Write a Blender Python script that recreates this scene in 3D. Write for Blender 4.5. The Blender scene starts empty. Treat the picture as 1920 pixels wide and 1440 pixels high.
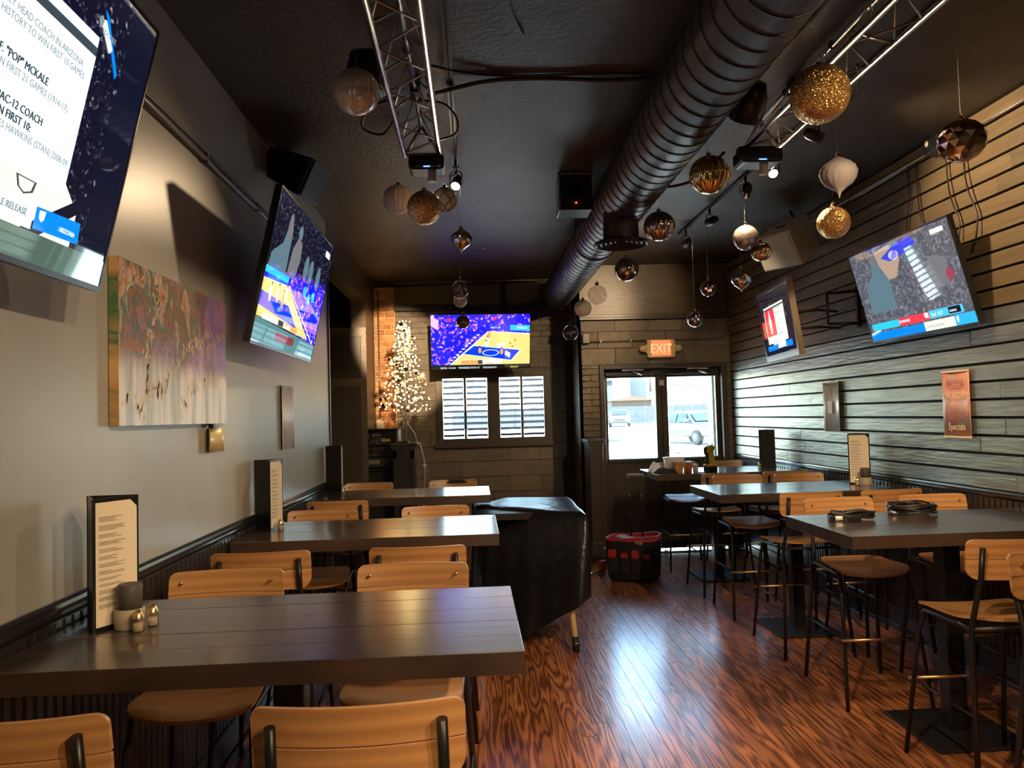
import bpy, math, random
from mathutils import Vector, Matrix, Euler
PI = math.pi
random.seed(7)
SC = bpy.context.scene
COL = SC.collection

# ------------------------------------------------------------------ camera
CAMZ = 1.67
def cam_axes(yaw, pitch, roll):
    f = Vector((math.sin(yaw) * math.cos(pitch), math.cos(yaw) * math.cos(pitch), math.sin(pitch)))
    r0 = Vector((math.cos(yaw), -math.sin(yaw), 0)); u0 = r0.cross(f)
    r = r0 * math.cos(roll) + u0 * math.sin(roll)
    u = -r0 * math.sin(roll) + u0 * math.cos(roll)
    return f, r, u
_f, _r, _u = cam_axes(.051, .0411, -.0279)
cd = bpy.data.cameras.new('camera'); cam = bpy.data.objects.new('camera', cd); COL.objects.link(cam)
cd.sensor_width = 36; cd.lens = 36 * 1440 / 1920; cd.clip_end = 400; cd.clip_start = .05
m = Matrix.Identity(4)
for i in range(3):
    m[i][0] = _r[i]; m[i][1] = _u[i]; m[i][2] = -_f[i]
m[2][3] = CAMZ
cam.matrix_world = m
SC.camera = cam

# ------------------------------------------------------------------ exposure, sky, sun
SC.view_settings.view_transform = 'Standard'; SC.view_settings.look = 'None'
SC.view_settings.gamma = 1; SC.view_settings.use_curve_mapping = False
SC.view_settings.exposure = 0.92
wd = bpy.data.worlds.new('world'); SC.world = wd; wd.use_nodes = True
nt = wd.node_tree; bg = nt.nodes['Background']
sky = nt.nodes.new('ShaderNodeTexSky'); sky.sky_type = 'NISHITA'; sky.sun_disc = False
sky.sun_elevation = math.radians(50); sky.sun_rotation = math.radians(150); sky.air_density = 1.2; sky.dust_density = .6
nt.links.new(sky.outputs[0], bg.inputs[0]); bg.inputs[1].default_value = 1.6
sl = bpy.data.lights.new('sun', 'SUN'); sl.energy = 30; sl.angle = .009; sl.color = (1, .96, .9)
sun = bpy.data.objects.new('sun', sl); COL.objects.link(sun)
sun.rotation_euler = Vector((-.35, .62, -.95)).to_track_quat('-Z', 'Y').to_euler()
for nm, loc, sx, sy in (('door_portal', (2.25, 9.32, 1.2), 1.5, 2.3), ('window_portal', (.26, 10.3, 1.75), 1.5, 1.0)):
    al = bpy.data.lights.new(nm, 'AREA'); al.shape = 'RECTANGLE'; al.size = sx; al.size_y = sy
    al.cycles.is_portal = True
    ao = bpy.data.objects.new(nm, al); COL.objects.link(ao); ao.location = loc
    ao.rotation_euler = Vector((0, -1, 0)).to_track_quat('-Z', 'Y').to_euler()

# ------------------------------------------------------------------ materials
MATS = {}
def pbr(name, col, rough=.5, metal=0., col2=None, nscale=6., stretch=(1, 1, 1), detail=5., bump=0., bscale=None, spec=.5,
        emis=None, estr=0., rnd=0., wave=None, ramp=(.35, .65), coat=0., trans=0., ior=1.45, bstretch=None, dist=0., alpha=None):
    if name in MATS: return MATS[name]
    M = bpy.data.materials.new(name); M.use_nodes = True; MATS[name] = M
    N, L = M.node_tree.nodes, M.node_tree.links
    b = N['Principled BSDF']
    b.inputs['Base Color'].default_value = (*col, 1); b.inputs['Roughness'].default_value = rough
    b.inputs['Metallic'].default_value = metal; b.inputs['Specular IOR Level'].default_value = spec
    b.inputs['IOR'].default_value = ior
    if coat: b.inputs['Coat Weight'].default_value = coat; b.inputs['Coat Roughness'].default_value = .15
    if trans: b.inputs['Transmission Weight'].default_value = trans
    if emis: b.inputs['Emission Color'].default_value = (*emis, 1); b.inputs['Emission Strength'].default_value = estr
    if alpha is not None: b.inputs['Alpha'].default_value = alpha
    if col2 or bump:
        tc = N.new('ShaderNodeTexCoord'); mp = N.new('ShaderNodeMapping')
        mp.inputs['Scale'].default_value = stretch
        vec = tc.outputs['Object']
        if rnd:
            oi = N.new('ShaderNodeObjectInfo'); ad = N.new('ShaderNodeVectorMath'); ad.operation = 'ADD'
            sc = N.new('ShaderNodeVectorMath'); sc.operation = 'SCALE'; sc.inputs[3].default_value = 31.7 * rnd
            cb = N.new('ShaderNodeCombineXYZ')
            for k in range(3): L.new(oi.outputs['Random'], cb.inputs[k])
            L.new(cb.outputs[0], sc.inputs[0]); L.new(sc.outputs[0], ad.inputs[0]); L.new(vec, ad.inputs[1]); vec = ad.outputs[0]
        L.new(vec, mp.inputs[0])
        nz = N.new('ShaderNodeTexNoise'); nz.inputs['Scale'].default_value = nscale; nz.inputs['Detail'].default_value = detail
        nz.inputs['Distortion'].default_value = dist
        L.new(mp.outputs[0], nz.inputs[0]); fac = nz.outputs[0]
        if wave:
            wv = N.new('ShaderNodeTexWave'); wv.bands_direction = wave[0]; wv.inputs['Scale'].default_value = wave[1]
            wv.inputs['Distortion'].default_value = wave[2]; wv.inputs['Detail'].default_value = 3; wv.inputs['Detail Scale'].default_value = wave[3]
            L.new(mp.outputs[0], wv.inputs[0])
            mx = N.new('ShaderNodeMath'); mx.operation = 'MULTIPLY_ADD'; mx.inputs[1].default_value = .55
            m2 = N.new('ShaderNodeMath'); m2.operation = 'MULTIPLY'; m2.inputs[1].default_value = .45
            L.new(nz.outputs[0], m2.inputs[0]); L.new(wv.outputs[0], mx.inputs[0]); L.new(m2.outputs[0], mx.inputs[2]); fac = mx.outputs[0]
        if col2:
            rp = N.new('ShaderNodeValToRGB'); rp.color_ramp.elements[0].position = ramp[0]; rp.color_ramp.elements[1].position = ramp[1]
            rp.color_ramp.elements[0].color = (*col, 1); rp.color_ramp.elements[1].color = (*col2, 1)
            L.new(fac, rp.inputs[0]); out = rp.outputs[0]
            if rnd:
                hs = N.new('ShaderNodeHueSaturation'); mr = N.new('ShaderNodeMapRange')
                mr.inputs[3].default_value = 1 - .3 * min(1, rnd); mr.inputs[4].default_value = 1 + .3 * min(1, rnd)
                L.new(oi.outputs['Random'], mr.inputs[0]); L.new(mr.outputs[0], hs.inputs['Value']); L.new(out, hs.inputs['Color']); out = hs.outputs[0]
            L.new(out, b.inputs['Base Color'])
        if bump:
            bp = N.new('ShaderNodeBump'); bp.inputs['Strength'].default_value = bump; bp.inputs['Distance'].default_value = .02
            if bscale:
                n2 = N.new('ShaderNodeTexNoise'); n2.inputs['Scale'].default_value = bscale; n2.inputs['Detail'].default_value = 4
                if bstretch:
                    m3 = N.new('ShaderNodeMapping'); m3.inputs['Scale'].default_value = bstretch; L.new(vec, m3.inputs[0]); L.new(m3.outputs[0], n2.inputs[0])
                else: L.new(vec, n2.inputs[0])
                L.new(n2.outputs[0], bp.inputs['Height'])
            else: L.new(fac, bp.inputs['Height'])
            L.new(bp.outputs[0], b.inputs['Normal'])
    return M
def emit(name, col, s=1., rough=.03):
    return pbr(name, (.005, .005, .006), rough, emis=col, estr=s, ior=1.7)
def crowd(name, c1, c2, c3, scale, s=1., th=(.62, .7, .85)):
    if name in MATS: return MATS[name]
    M = bpy.data.materials.new(name); M.use_nodes = True; MATS[name] = M
    N, L = M.node_tree.nodes, M.node_tree.links; b = N['Principled BSDF']
    b.inputs['Base Color'].default_value = (.005, .005, .006, 1); b.inputs['Roughness'].default_value = .03; b.inputs['IOR'].default_value = 1.7
    tc = N.new('ShaderNodeTexCoord'); v = N.new('ShaderNodeTexVoronoi'); v.inputs['Scale'].default_value = scale
    n = N.new('ShaderNodeTexNoise'); n.inputs['Scale'].default_value = scale * .35; n.inputs['Detail'].default_value = 3
    L.new(tc.outputs['Object'], v.inputs[0]); L.new(tc.outputs['Object'], n.inputs[0])
    mt = N.new('ShaderNodeMath'); mt.operation = 'MULTIPLY_ADD'; mt.inputs[1].default_value = .55
    sp = N.new('ShaderNodeSeparateColor'); L.new(v.outputs['Color'], sp.inputs[0]); L.new(sp.outputs[0], mt.inputs[0])
    m2 = N.new('ShaderNodeMath'); m2.operation = 'MULTIPLY'; m2.inputs[1].default_value = .6; L.new(n.outputs[0], m2.inputs[0]); L.new(m2.outputs[0], mt.inputs[2])
    rp = N.new('ShaderNodeValToRGB'); e = rp.color_ramp.elements
    e[0].position = .3; e[0].color = (*c1, 1); e[1].position = th[2]; e[1].color = (*c3, 1)
    k = e.new(th[0]); k.color = (*c1, 1); k = e.new(th[1]); k.color = (*c2, 1)
    L.new(mt.outputs[0], rp.inputs[0]); L.new(rp.outputs[0], b.inputs['Emission Color']); b.inputs['Emission Strength'].default_value = s
    return M
def art(name, cols, sx=3., sy=3.):
    """printed or painted picture: warped bands of several colours"""
    if name in MATS: return MATS[name]
    M = bpy.data.materials.new(name); M.use_nodes = True; MATS[name] = M
    N, L = M.node_tree.nodes, M.node_tree.links; b = N['Principled BSDF']; b.inputs['Roughness'].default_value = .4
    tc = N.new('ShaderNodeTexCoord'); mp = N.new('ShaderNodeMapping'); mp.inputs['Scale'].default_value = (sx, sy, sx)
    L.new(tc.outputs['Object'], mp.inputs[0])
    n = N.new('ShaderNodeTexNoise'); n.inputs['Scale'].default_value = 1; n.inputs['Detail'].default_value = 6; n.inputs['Distortion'].default_value = 1.2
    L.new(mp.outputs[0], n.inputs[0])
    rp = N.new('ShaderNodeValToRGB'); e = rp.color_ramp.elements
    e[0].position = .3; e[0].color = (*cols[0], 1); e[1].position = .72; e[1].color = (*cols[-1], 1)
    for i, c in enumerate(cols[1:-1]):
        k = e.new(.3 + .42 * (i + 1) / (len(cols) - 1)); k.color = (*c, 1)
    L.new(n.outputs[0], rp.inputs[0]); L.new(rp.outputs[0], b.inputs['Base Color'])
    return M

def wood_floor():
    M = bpy.data.materials.new('floor_wood'); M.use_nodes = True; N, L = M.node_tree.nodes, M.node_tree.links; b = N['Principled BSDF']
    b.inputs['Roughness'].default_value = .3; b.inputs['Coat Weight'].default_value = .9; b.inputs['Coat Roughness'].default_value = .2
    tc = N.new('ShaderNodeTexCoord'); oi = N.new('ShaderNodeObjectInfo'); cb = N.new('ShaderNodeCombineXYZ')
    mu = N.new('ShaderNodeMath'); mu.operation = 'MULTIPLY'; mu.inputs[1].default_value = 57.3; L.new(oi.outputs['Random'], mu.inputs[0])
    L.new(mu.outputs[0], cb.inputs[0]); L.new(mu.outputs[0], cb.inputs[1])
    ad = N.new('ShaderNodeVectorMath'); L.new(tc.outputs['Object'], ad.inputs[0]); L.new(cb.outputs[0], ad.inputs[1])
    mp = N.new('ShaderNodeMapping'); mp.inputs['Scale'].default_value = (9.5, .85, 1); L.new(ad.outputs[0], mp.inputs[0])
    n = N.new('ShaderNodeTexNoise'); n.inputs['Scale'].default_value = 1.0; n.inputs['Detail'].default_value = 2.2; n.inputs['Roughness'].default_value = .45; L.new(mp.outputs[0], n.inputs[0])
    k = N.new('ShaderNodeMath'); k.operation = 'MULTIPLY'; k.inputs[1].default_value = 62; L.new(n.outputs[0], k.inputs[0])
    sn = N.new('ShaderNodeMath'); sn.operation = 'SINE'; L.new(k.outputs[0], sn.inputs[0])
    mp2 = N.new('ShaderNodeMapping'); mp2.inputs['Scale'].default_value = (140, 6, 1); L.new(ad.outputs[0], mp2.inputs[0])
    n2 = N.new('ShaderNodeTexNoise'); n2.inputs['Scale'].default_value = 1; n2.inputs['Detail'].default_value = 3; L.new(mp2.outputs[0], n2.inputs[0])
    f = N.new('ShaderNodeMath'); f.operation = 'MULTIPLY_ADD'; f.inputs[1].default_value = .26; L.new(sn.outputs[0], f.inputs[0])
    f2 = N.new('ShaderNodeMath'); f2.operation = 'MULTIPLY_ADD'; f2.inputs[1].default_value = .5; f2.inputs[2].default_value = .28; L.new(n2.outputs[0], f2.inputs[0]); L.new(f2.outputs[0], f.inputs[2])
    rp = N.new('ShaderNodeValToRGB'); e = rp.color_ramp.elements
    e[0].position = .2; e[0].color = (.11, .035, .014, 1); e[1].position = .85; e[1].color = (.64, .25, .088, 1); q = e.new(.5); q.color = (.38, .132, .043, 1)
    L.new(f.outputs[0], rp.inputs[0])
    hs = N.new('ShaderNodeHueSaturation'); mr = N.new('ShaderNodeMapRange'); mr.inputs[3].default_value = .68; mr.inputs[4].default_value = 1.3
    L.new(oi.outputs['Random'], mr.inputs[0]); L.new(mr.outputs[0], hs.inputs['Value']); L.new(rp.outputs[0], hs.inputs['Color']); L.new(hs.outputs[0], b.inputs['Base Color'])
    bp = N.new('ShaderNodeBump'); bp.inputs['Strength'].default_value = .10; bp.inputs['Distance'].default_value = .01; L.new(f.outputs[0], bp.inputs['Height']); L.new(bp.outputs[0], b.inputs['Normal'])
    return M
M_floor = wood_floor()
M_gap = pbr('dark_void', (.008, .007, .006), .8)
M_wallL = pbr('taupe_wall_paint', (.36, .35, .315), .36, col2=(.385, .375, .34), nscale=3, bump=.02, bscale=60)
M_ceil = pbr('black_ceiling_plaster', (.038, .031, .020), .5, col2=(.066, .055, .037), nscale=1.6, detail=8, bump=.22, bscale=38)
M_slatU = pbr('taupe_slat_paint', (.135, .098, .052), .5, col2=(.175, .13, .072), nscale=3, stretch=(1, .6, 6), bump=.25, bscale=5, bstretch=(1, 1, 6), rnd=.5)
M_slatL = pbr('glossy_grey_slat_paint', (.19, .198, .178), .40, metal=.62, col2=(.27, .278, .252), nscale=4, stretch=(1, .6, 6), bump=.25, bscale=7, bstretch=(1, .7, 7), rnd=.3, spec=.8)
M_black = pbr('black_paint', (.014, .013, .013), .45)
M_trimblack = pbr('gloss_black_trim', (.018, .016, .015), .22, spec=.6)
M_bead = pbr('black_beadboard', (.022, .019, .017), .3, spec=.6)
M_block = pbr('dark_painted_block', (.11, .086, .058), .45, col2=(.14, .11, .076), nscale=12, bump=.5, bscale=55, rnd=.6)
M_blockdk = pbr('near_black_block', (.018, .018, .022), .5, col2=(.026, .026, .03), nscale=10, bump=.3, bscale=60, rnd=.5)
M_mortar = pbr('painted_mortar', (.075, .058, .04), .6)
M_panel = pbr('brown_panel_paint', (.085, .062, .036), .38, col2=(.115, .085, .050), nscale=6, stretch=(1, 1, 5), bump=.12, bscale=30)
M_frame = pbr('dark_door_paint', (.050, .038, .028), .35)
M_brick = pbr('orange_brick', (.36, .13, .045), .8, col2=(.58, .27, .11), nscale=10, bump=.6, bscale=40, rnd=1)
M_bmort = pbr('brick_mortar', (.52, .30, .15), .9, col2=(.62, .38, .2), nscale=30, bump=.5, bscale=50)
M_table = pbr('espresso_table_wood', (.028, .016, .011), .33, col2=(.062, .036, .025), nscale=6, stretch=(.5, 7, 1), detail=6, rnd=.5, bump=.04, coat=1.0, ior=1.7)
M_maple = pbr('maple_plywood', (.41, .195, .070), .34, col2=(.54, .275, .105), nscale=4, stretch=(.8, 1, 7), detail=5, wave=('Z', 1.2, 4, 1.0), rnd=.3, ramp=(.2, .8))
M_metal = pbr('black_steel_tube', (.014, .012, .011), .35, metal=.2)
M_brass = pbr('brass', (.75, .52, .24), .28, metal=1)
M_alu = pbr('aluminium', (.62, .58, .52), .25, metal=1)
M_chrome = pbr('chrome', (.8, .8, .82), .06, metal=1)
M_duct = pbr('black_duct_paint', (.034, .029, .026), .42, col2=(.042, .036, .032), nscale=8, spec=.5, metal=0)
M_rubber = pbr('black_rubber', (.012, .012, .012), .6)
M_plastic = pbr('black_plastic', (.012, .012, .013), .3)
M_white = pbr('white_plastic', (.72, .70, .65), .4)
M_paper = pbr('menu_paper', (.80, .68, .50), .7)
M_ink = pbr('grey_ink', (.10, .08, .06), .7)
M_grey = pbr('grey_plastic', (.25, .24, .24), .5)
M_glassT = None
def thin_glass(name, tint=(1, 1, 1), refl=.08):
    if name in MATS: return MATS[name]
    M = bpy.data.materials.new(name); M.use_nodes = True; MATS[name] = M
    N, L = M.node_tree.nodes, M.node_tree.links
    for x in list(N):
        if x.type == 'BSDF_PRINCIPLED': N.remove(x)
    t = N.new('ShaderNodeBsdfTransparent'); t.inputs[0].default_value = (*tint, 1)
    g = N.new('ShaderNodeBsdfGlossy'); g.inputs['Roughness'].default_value = .02
    x = N.new('ShaderNodeMixShader'); x.inputs[0].default_value = refl
    L.new(t.outputs[0], x.inputs[1]); L.new(g.outputs[0], x.inputs[2]); L.new(x.outputs[0], N['Material Output'].inputs[0])
    return M
def glitter(name, c):
    M = bpy.data.materials.new(name); M.use_nodes = True; MATS[name] = M; N, L = M.node_tree.nodes, M.node_tree.links; b = N['Principled BSDF']
    b.inputs['Base Color'].default_value = (*c, 1); b.inputs['Metallic'].default_value = .9; b.inputs['Roughness'].default_value = .26
    tc = N.new('ShaderNodeTexCoord'); v = N.new('ShaderNodeTexVoronoi'); v.inputs['Scale'].default_value = 330; L.new(tc.outputs['Object'], v.inputs[0])
    sb = N.new('ShaderNodeVectorMath'); sb.operation = 'SUBTRACT'; sb.inputs[1].default_value = (.5, .5, .5); L.new(v.outputs['Color'], sb.inputs[0])
    sc = N.new('ShaderNodeVectorMath'); sc.operation = 'SCALE'; sc.inputs[3].default_value = 1.3; L.new(sb.outputs[0], sc.inputs[0])
    g = N.new('ShaderNodeNewGeometry'); ad = N.new('ShaderNodeVectorMath'); L.new(g.outputs['Normal'], ad.inputs[0]); L.new(sc.outputs[0], ad.inputs[1])
    nm = N.new('ShaderNodeVectorMath'); nm.operation = 'NORMALIZE'; L.new(ad.outputs[0], nm.inputs[0]); L.new(nm.outputs[0], b.inputs['Normal'])
    return M
M_pane = thin_glass('window_glass', (.92, .98, .97), .06)
M_bulbglass = thin_glass('clear_ornament_glass', (.9, .88, .85), .16)

# ------------------------------------------------------------------ mesh helpers
class MB:
    def __init__(s): s.v = []; s.f = []; s.mi = []; s.mats = []; s.sm = []
    def _m(s, mat):
        if mat is None: return 0
        if mat not in s.mats: s.mats.append(mat)
        return s.mats.index(mat)
    def add(s, vs, fs, mat=None, smooth=False):
        o = len(s.v); s.v += [tuple(x) for x in vs]; k = s._m(mat)
        for f in fs: s.f.append(tuple(i + o for i in f)); s.mi.append(k); s.sm.append(smooth)
        return s
    def box(s, a, b, mat=None, rot=None, at=(0, 0, 0)):
        (x0, y0, z0), (x1, y1, z1) = a, b
        vs = [(x0, y0, z0), (x1, y0, z0), (x1, y1, z0), (x0, y1, z0), (x0, y0, z1), (x1, y0, z1), (x1, y1, z1), (x0, y1, z1)]
        if rot is not None: vs = [tuple(rot @ Vector(v) + Vector(at)) for v in vs]
        return s.add(vs, [(0, 3, 2, 1), (4, 5, 6, 7), (0, 1, 5, 4), (1, 2, 6, 5), (2, 3, 7, 6), (3, 0, 4, 7)], mat)
    def quad(s, p, mat=None): return s.add(p, [tuple(range(len(p)))], mat)
    def prism(s, pts, h0, h1, axis='z', mat=None, smooth=False):
        n = len(pts)
        def mk(p, h): return {'z': (p[0], p[1], h), 'y': (p[0], h, p[1]), 'x': (h, p[0], p[1])}[axis]
        vs = [mk(p, h0) for p in pts] + [mk(p, h1) for p in pts]
        fs = [(i, (i + 1) % n, (i + 1) % n + n, i + n) for i in range(n)]
        o = len(s.v); s.add(vs, fs, mat, smooth); s.add([], [], mat)
        k = s._m(mat)
        for f in (tuple(o + i for i in reversed(range(n))), tuple(o + n + i for i in range(n))): s.f.append(f); s.mi.append(k); s.sm.append(False)
        return s
    def tube(s, path, r, n=10, mat=None, caps=True, closed=False):
        P = [Vector(p) for p in path]; rings = []
        R = r if isinstance(r, (list, tuple)) else [r] * len(P)
        up = None
        for i, p in enumerate(P):
            if closed: t = (P[(i + 1) % len(P)] - P[i - 1])
            else: t = (P[min(i + 1, len(P) - 1)] - P[max(i - 1, 0)])
            t.normalize()
            if up is None: up = Vector((0, 0, 1)) if abs(t.z) < .9 else Vector((1, 0, 0))
            a = up - t * up.dot(t)
            if a.length < 1e-4: a = t.orthogonal()
            a.normalize(); up = a; b = t.cross(a)
            rings.append([p + (a * math.cos(2 * PI * k / n) + b * math.sin(2 * PI * k / n)) * R[i] for k in range(n)])
        vs = [v for g in rings for v in g]; fs = []
        m = len(P)
        for i in range(m if closed else m - 1):
            j = (i + 1) % m
            for k in range(n): fs.append((i * n + k, i * n + (k + 1) % n, j * n + (k + 1) % n, j * n + k))
        o = len(s.v); s.add(vs, fs, mat, True)
        if caps and not closed:
            q = s._m(mat)
            s.f.append(tuple(o + k for k in reversed(range(n)))); s.mi.append(q); s.sm.append(False)
            s.f.append(tuple(o + (m - 1) * n + k for k in range(n))); s.mi.append(q); s.sm.append(False)
        return s
    def lathe(s, prof, n=24, mat=None, mod=None, smooth=True, xf=None):
        """prof: (r, z) pairs; mod(r, z, phi) -> radius"""
        vs = []
        for (r, z) in prof:
            for k in range(n):
                a = 2 * PI * k / n; q = mod(r, z, a) if mod else r
                v = Vector((q * math.cos(a), q * math.sin(a), z)); vs.append(xf @ v if xf else v)
        fs = []
        for i in range(len(prof) - 1):
            for k in range(n): fs.append((i * n + k, i * n + (k + 1) % n, (i + 1) * n + (k + 1) % n, (i + 1) * n + k))
        return s.add(vs, fs, mat, smooth)
    def sphere(s, c, r, n=10, m=7, mat=None, smooth=True, sc=(1, 1, 1)):
        vs = []; fs = []
        for i in range(m + 1):
            t = PI * i / m
            for k in range(n):
                a = 2 * PI * k / n
                vs.append((c[0] + r * sc[0] * math.sin(t) * math.cos(a), c[1] + r * sc[1] * math.sin(t) * math.sin(a), c[2] + r * sc[2] * math.cos(t)))
        for i in range(m):
            for k in range(n): fs.append((i * n + k, (i + 1) * n + k, (i + 1) * n + (k + 1) % n, i * n + (k + 1) % n))
        return s.add(vs, fs, mat, smooth)
    def mesh(s, name, mat=None):
        me = bpy.data.meshes.new(name); me.from_pydata(s.v, [], s.f)
        if s.mats and mat is None:
            for q in s.mats: me.materials.append(q)
            me.polygons.foreach_set('material_index', s.mi)
        else: me.materials.append(mat)
        me.polygons.foreach_set('use_smooth', s.sm); me.update(); return me
    def build(s, name, mat=None, parent=None, loc=None, bevel=0, rot=None):
        return ob(name, s.mesh(name, mat), parent, loc, bevel, rot)
def ob(name, me, parent=None, loc=None, bevel=0, rot=None):
    o = bpy.data.objects.new(name, me); COL.objects.link(o)
    if parent: o.parent = parent
    if loc is not None: o.location = loc
    if rot is not None: o.rotation_euler = rot
    if bevel:
        b = o.modifiers.new('bevel', 'BEVEL'); b.width = bevel; b.segments = 2; b.limit_method = 'ANGLE'; b.angle_limit = .6
    return o
def tag(o, label=None, cat=None, group=None, kind=None):
    if label: o['label'] = label
    if cat: o['category'] = cat
    if group: o['group'] = group
    if kind: o['kind'] = kind
    return o
def thing(name, label, cat, loc=(0, 0, 0), rz=0, group=None, mat4=None):
    o = bpy.data.objects.new(name, None); COL.objects.link(o); o.empty_display_size = .1
    if mat4 is not None: o.matrix_world = mat4
    else: o.location = loc; o.rotation_euler = (0, 0, rz)
    return tag(o, label, cat, group)
def struct(o): o['kind'] = 'structure'; return o
KIDS = {}
def copy_tree(o, parent=None):
    c = o.copy(); COL.objects.link(c)
    if parent: c.parent = parent
    for ch in o.children: copy_tree(ch, c)
    return c
def rrect(w, h, r, n=5, x0=0, y0=0):
    """rounded rectangle outline; r = (bl, br, tr, tl)"""
    if not isinstance(r, (tuple, list)): r = (r,) * 4
    pts = []
    for (cx, cy, a0, q) in ((x0 + r[0], y0 + r[0], PI, r[0]), (x0 + w - r[1], y0 + r[1], 1.5 * PI, r[1]), (x0 + w - r[2], y0 + h - r[2], 0, r[2]), (x0 + r[3], y0 + h - r[3], .5 * PI, r[3])):
        for k in range(n + 1):
            a = a0 + .5 * PI * k / n; pts.append((cx + q * math.cos(a), cy + q * math.sin(a)))
    return pts
def text(body, size, mat, parent, loc=(0, 0, 0), rot=(0, 0, 0), align='LEFT', sx=1, name='lettering'):
    c = bpy.data.curves.new(name, 'FONT'); c.body = body; c.size = size; c.align_x = align; c.extrude = .0003
    c.materials.append(mat); c.resolution_u = 2
    tmp = bpy.data.objects.new('tmp', c); COL.objects.link(tmp)
    me = bpy.data.meshes.new_from_object(tmp.evaluated_get(bpy.context.evaluated_depsgraph_get()))
    bpy.data.objects.remove(tmp); bpy.data.curves.remove(c)
    o = bpy.data.objects.new(name, me); COL.objects.link(o); o.parent = parent; o.location = loc; o.rotation_euler = rot; o.scale = (sx, 1, 1)
    return o
def frame_from(c, u, v):
    u = Vector(u).normalized(); v = Vector(v); v = (v - u * v.dot(u)).normalized(); n = u.cross(v)
    M4 = Matrix.Identity(4)
    for i in range(3): M4[i][0] = u[i]; M4[i][1] = v[i]; M4[i][2] = n[i]; M4[i][3] = c[i]
    return M4
def aim(loc, target):
    q = (Vector(target) - Vector(loc)).to_track_quat('-Z', 'Y')
    return Matrix.Translation(Vector(loc)) @ q.to_matrix().to_4x4()
# ------------------------------------------------------------------ the room
XL, XR, ZC, YB, YD, YW = -1.275, 3.1215, 3.44, -4.0, 9.1, 10.0
# floor slab and planks
fl = struct(MB().box((-3.0, YB, -.12), (3.4, 10.3, -.012)).build('floor', M_floor))
pm = {}
def plank_mesh(w, l):
    k = (round(w, 4), round(l, 2))
    if k not in pm:
        g = .0011
        pm[k] = MB().box((-w / 2 + g, -l / 2 + g, -.012), (w / 2 - g, l / 2 - g, 0)).mesh('plank', M_floor)
    return pm[k]
rp = random.Random(3)
PW = (XR - XL) / 54
for i in range(54):
    y = -1.2 - rp.random() * .9
    while y < YW - .05:
        l = rp.choice([2.1, 2.7, 3.3, 3.9])
        if y + l > YW - .6: l = YW + .02 - y
        ob('plank', plank_mesh(PW, l), fl, (XL + PW * (i + .5), y + l / 2, rp.uniform(-.0006, .0006)))
        y += l
# ceiling
struct(MB().box((-3.0, YB, ZC), (3.4, 10.3, ZC + .15)).build('ceiling', M_ceil))
# left wall with the opening near the back
wl = struct(MB().box((XL - .16, YB, 0), (XL, 6.86, ZC)).box((XL - .16, 9.33, 0), (XL, 10.2, ZC)).build('wall_left', M_wallL))
MB().box((XL - .165, 6.86, 3.10), (XL + .005, 9.33, ZC)).build('opening_header', M_panel, wl)
MB().box((XL - .165, 6.862, 0), (XL + .012, 6.90, 3.10)).build('opening_casing', M_frame, wl)
MB().box((XL - .165, 9.26, 0), (XL + .006, 9.335, 3.10)).build('opening_casing', M_panel, wl)
MB().box((XL - .001, 9.34, 0), (XL + .006, YW, ZC)).build('wall_facing', M_panel, wl)
# small passage behind the opening
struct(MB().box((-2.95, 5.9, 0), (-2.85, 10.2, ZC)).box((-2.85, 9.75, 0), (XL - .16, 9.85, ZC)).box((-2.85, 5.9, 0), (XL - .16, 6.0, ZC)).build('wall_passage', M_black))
d3 = struct(MB().box((-.42, -.02, 0), (.42, .02, 2.72)).build('door_3', M_panel, None, (-1.62, 8.75, 0), 0, (0, 0, .12)))
MB().box((-.36, -.034, .25), (.36, -.02, 2.05)).build('door_panel', M_frame, d3, None, .006)
MB().box((-.36, -.034, 2.15), (.36, -.02, 2.62)).build('door_panel', M_frame, d3, None, .006)
# right wall: backing plus slats
wr = struct(MB().box((XR, YB, 0), (XR + .16, 9.4, ZC)).build('wall_right', M_gap))
NS = 21; z0 = 1.15; pitch = (ZC - z0) / NS
rp = random.Random(11); sm_ = {}
for i in range(NS):
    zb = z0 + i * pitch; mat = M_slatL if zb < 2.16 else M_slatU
    y = 1.9 + rp.random() * .5
    cuts = [1.6, 3.6 + rp.random() * 1.2, 6.2 + rp.random() * 1.4, YD - .005]
    for a, b in zip(cuts[:-1], cuts[1:]):
        l = b - a - .003
        MB().box((-.022 - rp.random() * .003, -l / 2, 0), (0, l / 2, pitch - .015)).build('slat', mat, wr, (XR, (a + b) / 2, zb), .002)
MB().box((XR - .02, YB, 1.15), (XR, 1.6, ZC)).build('wall_facing', M_slatU, wr)
# rear wall behind the camera
struct(MB().box((-1.5, YB - .15, 0), (3.3, YB, ZC)).build('wall_rear', M_wallL))
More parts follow.
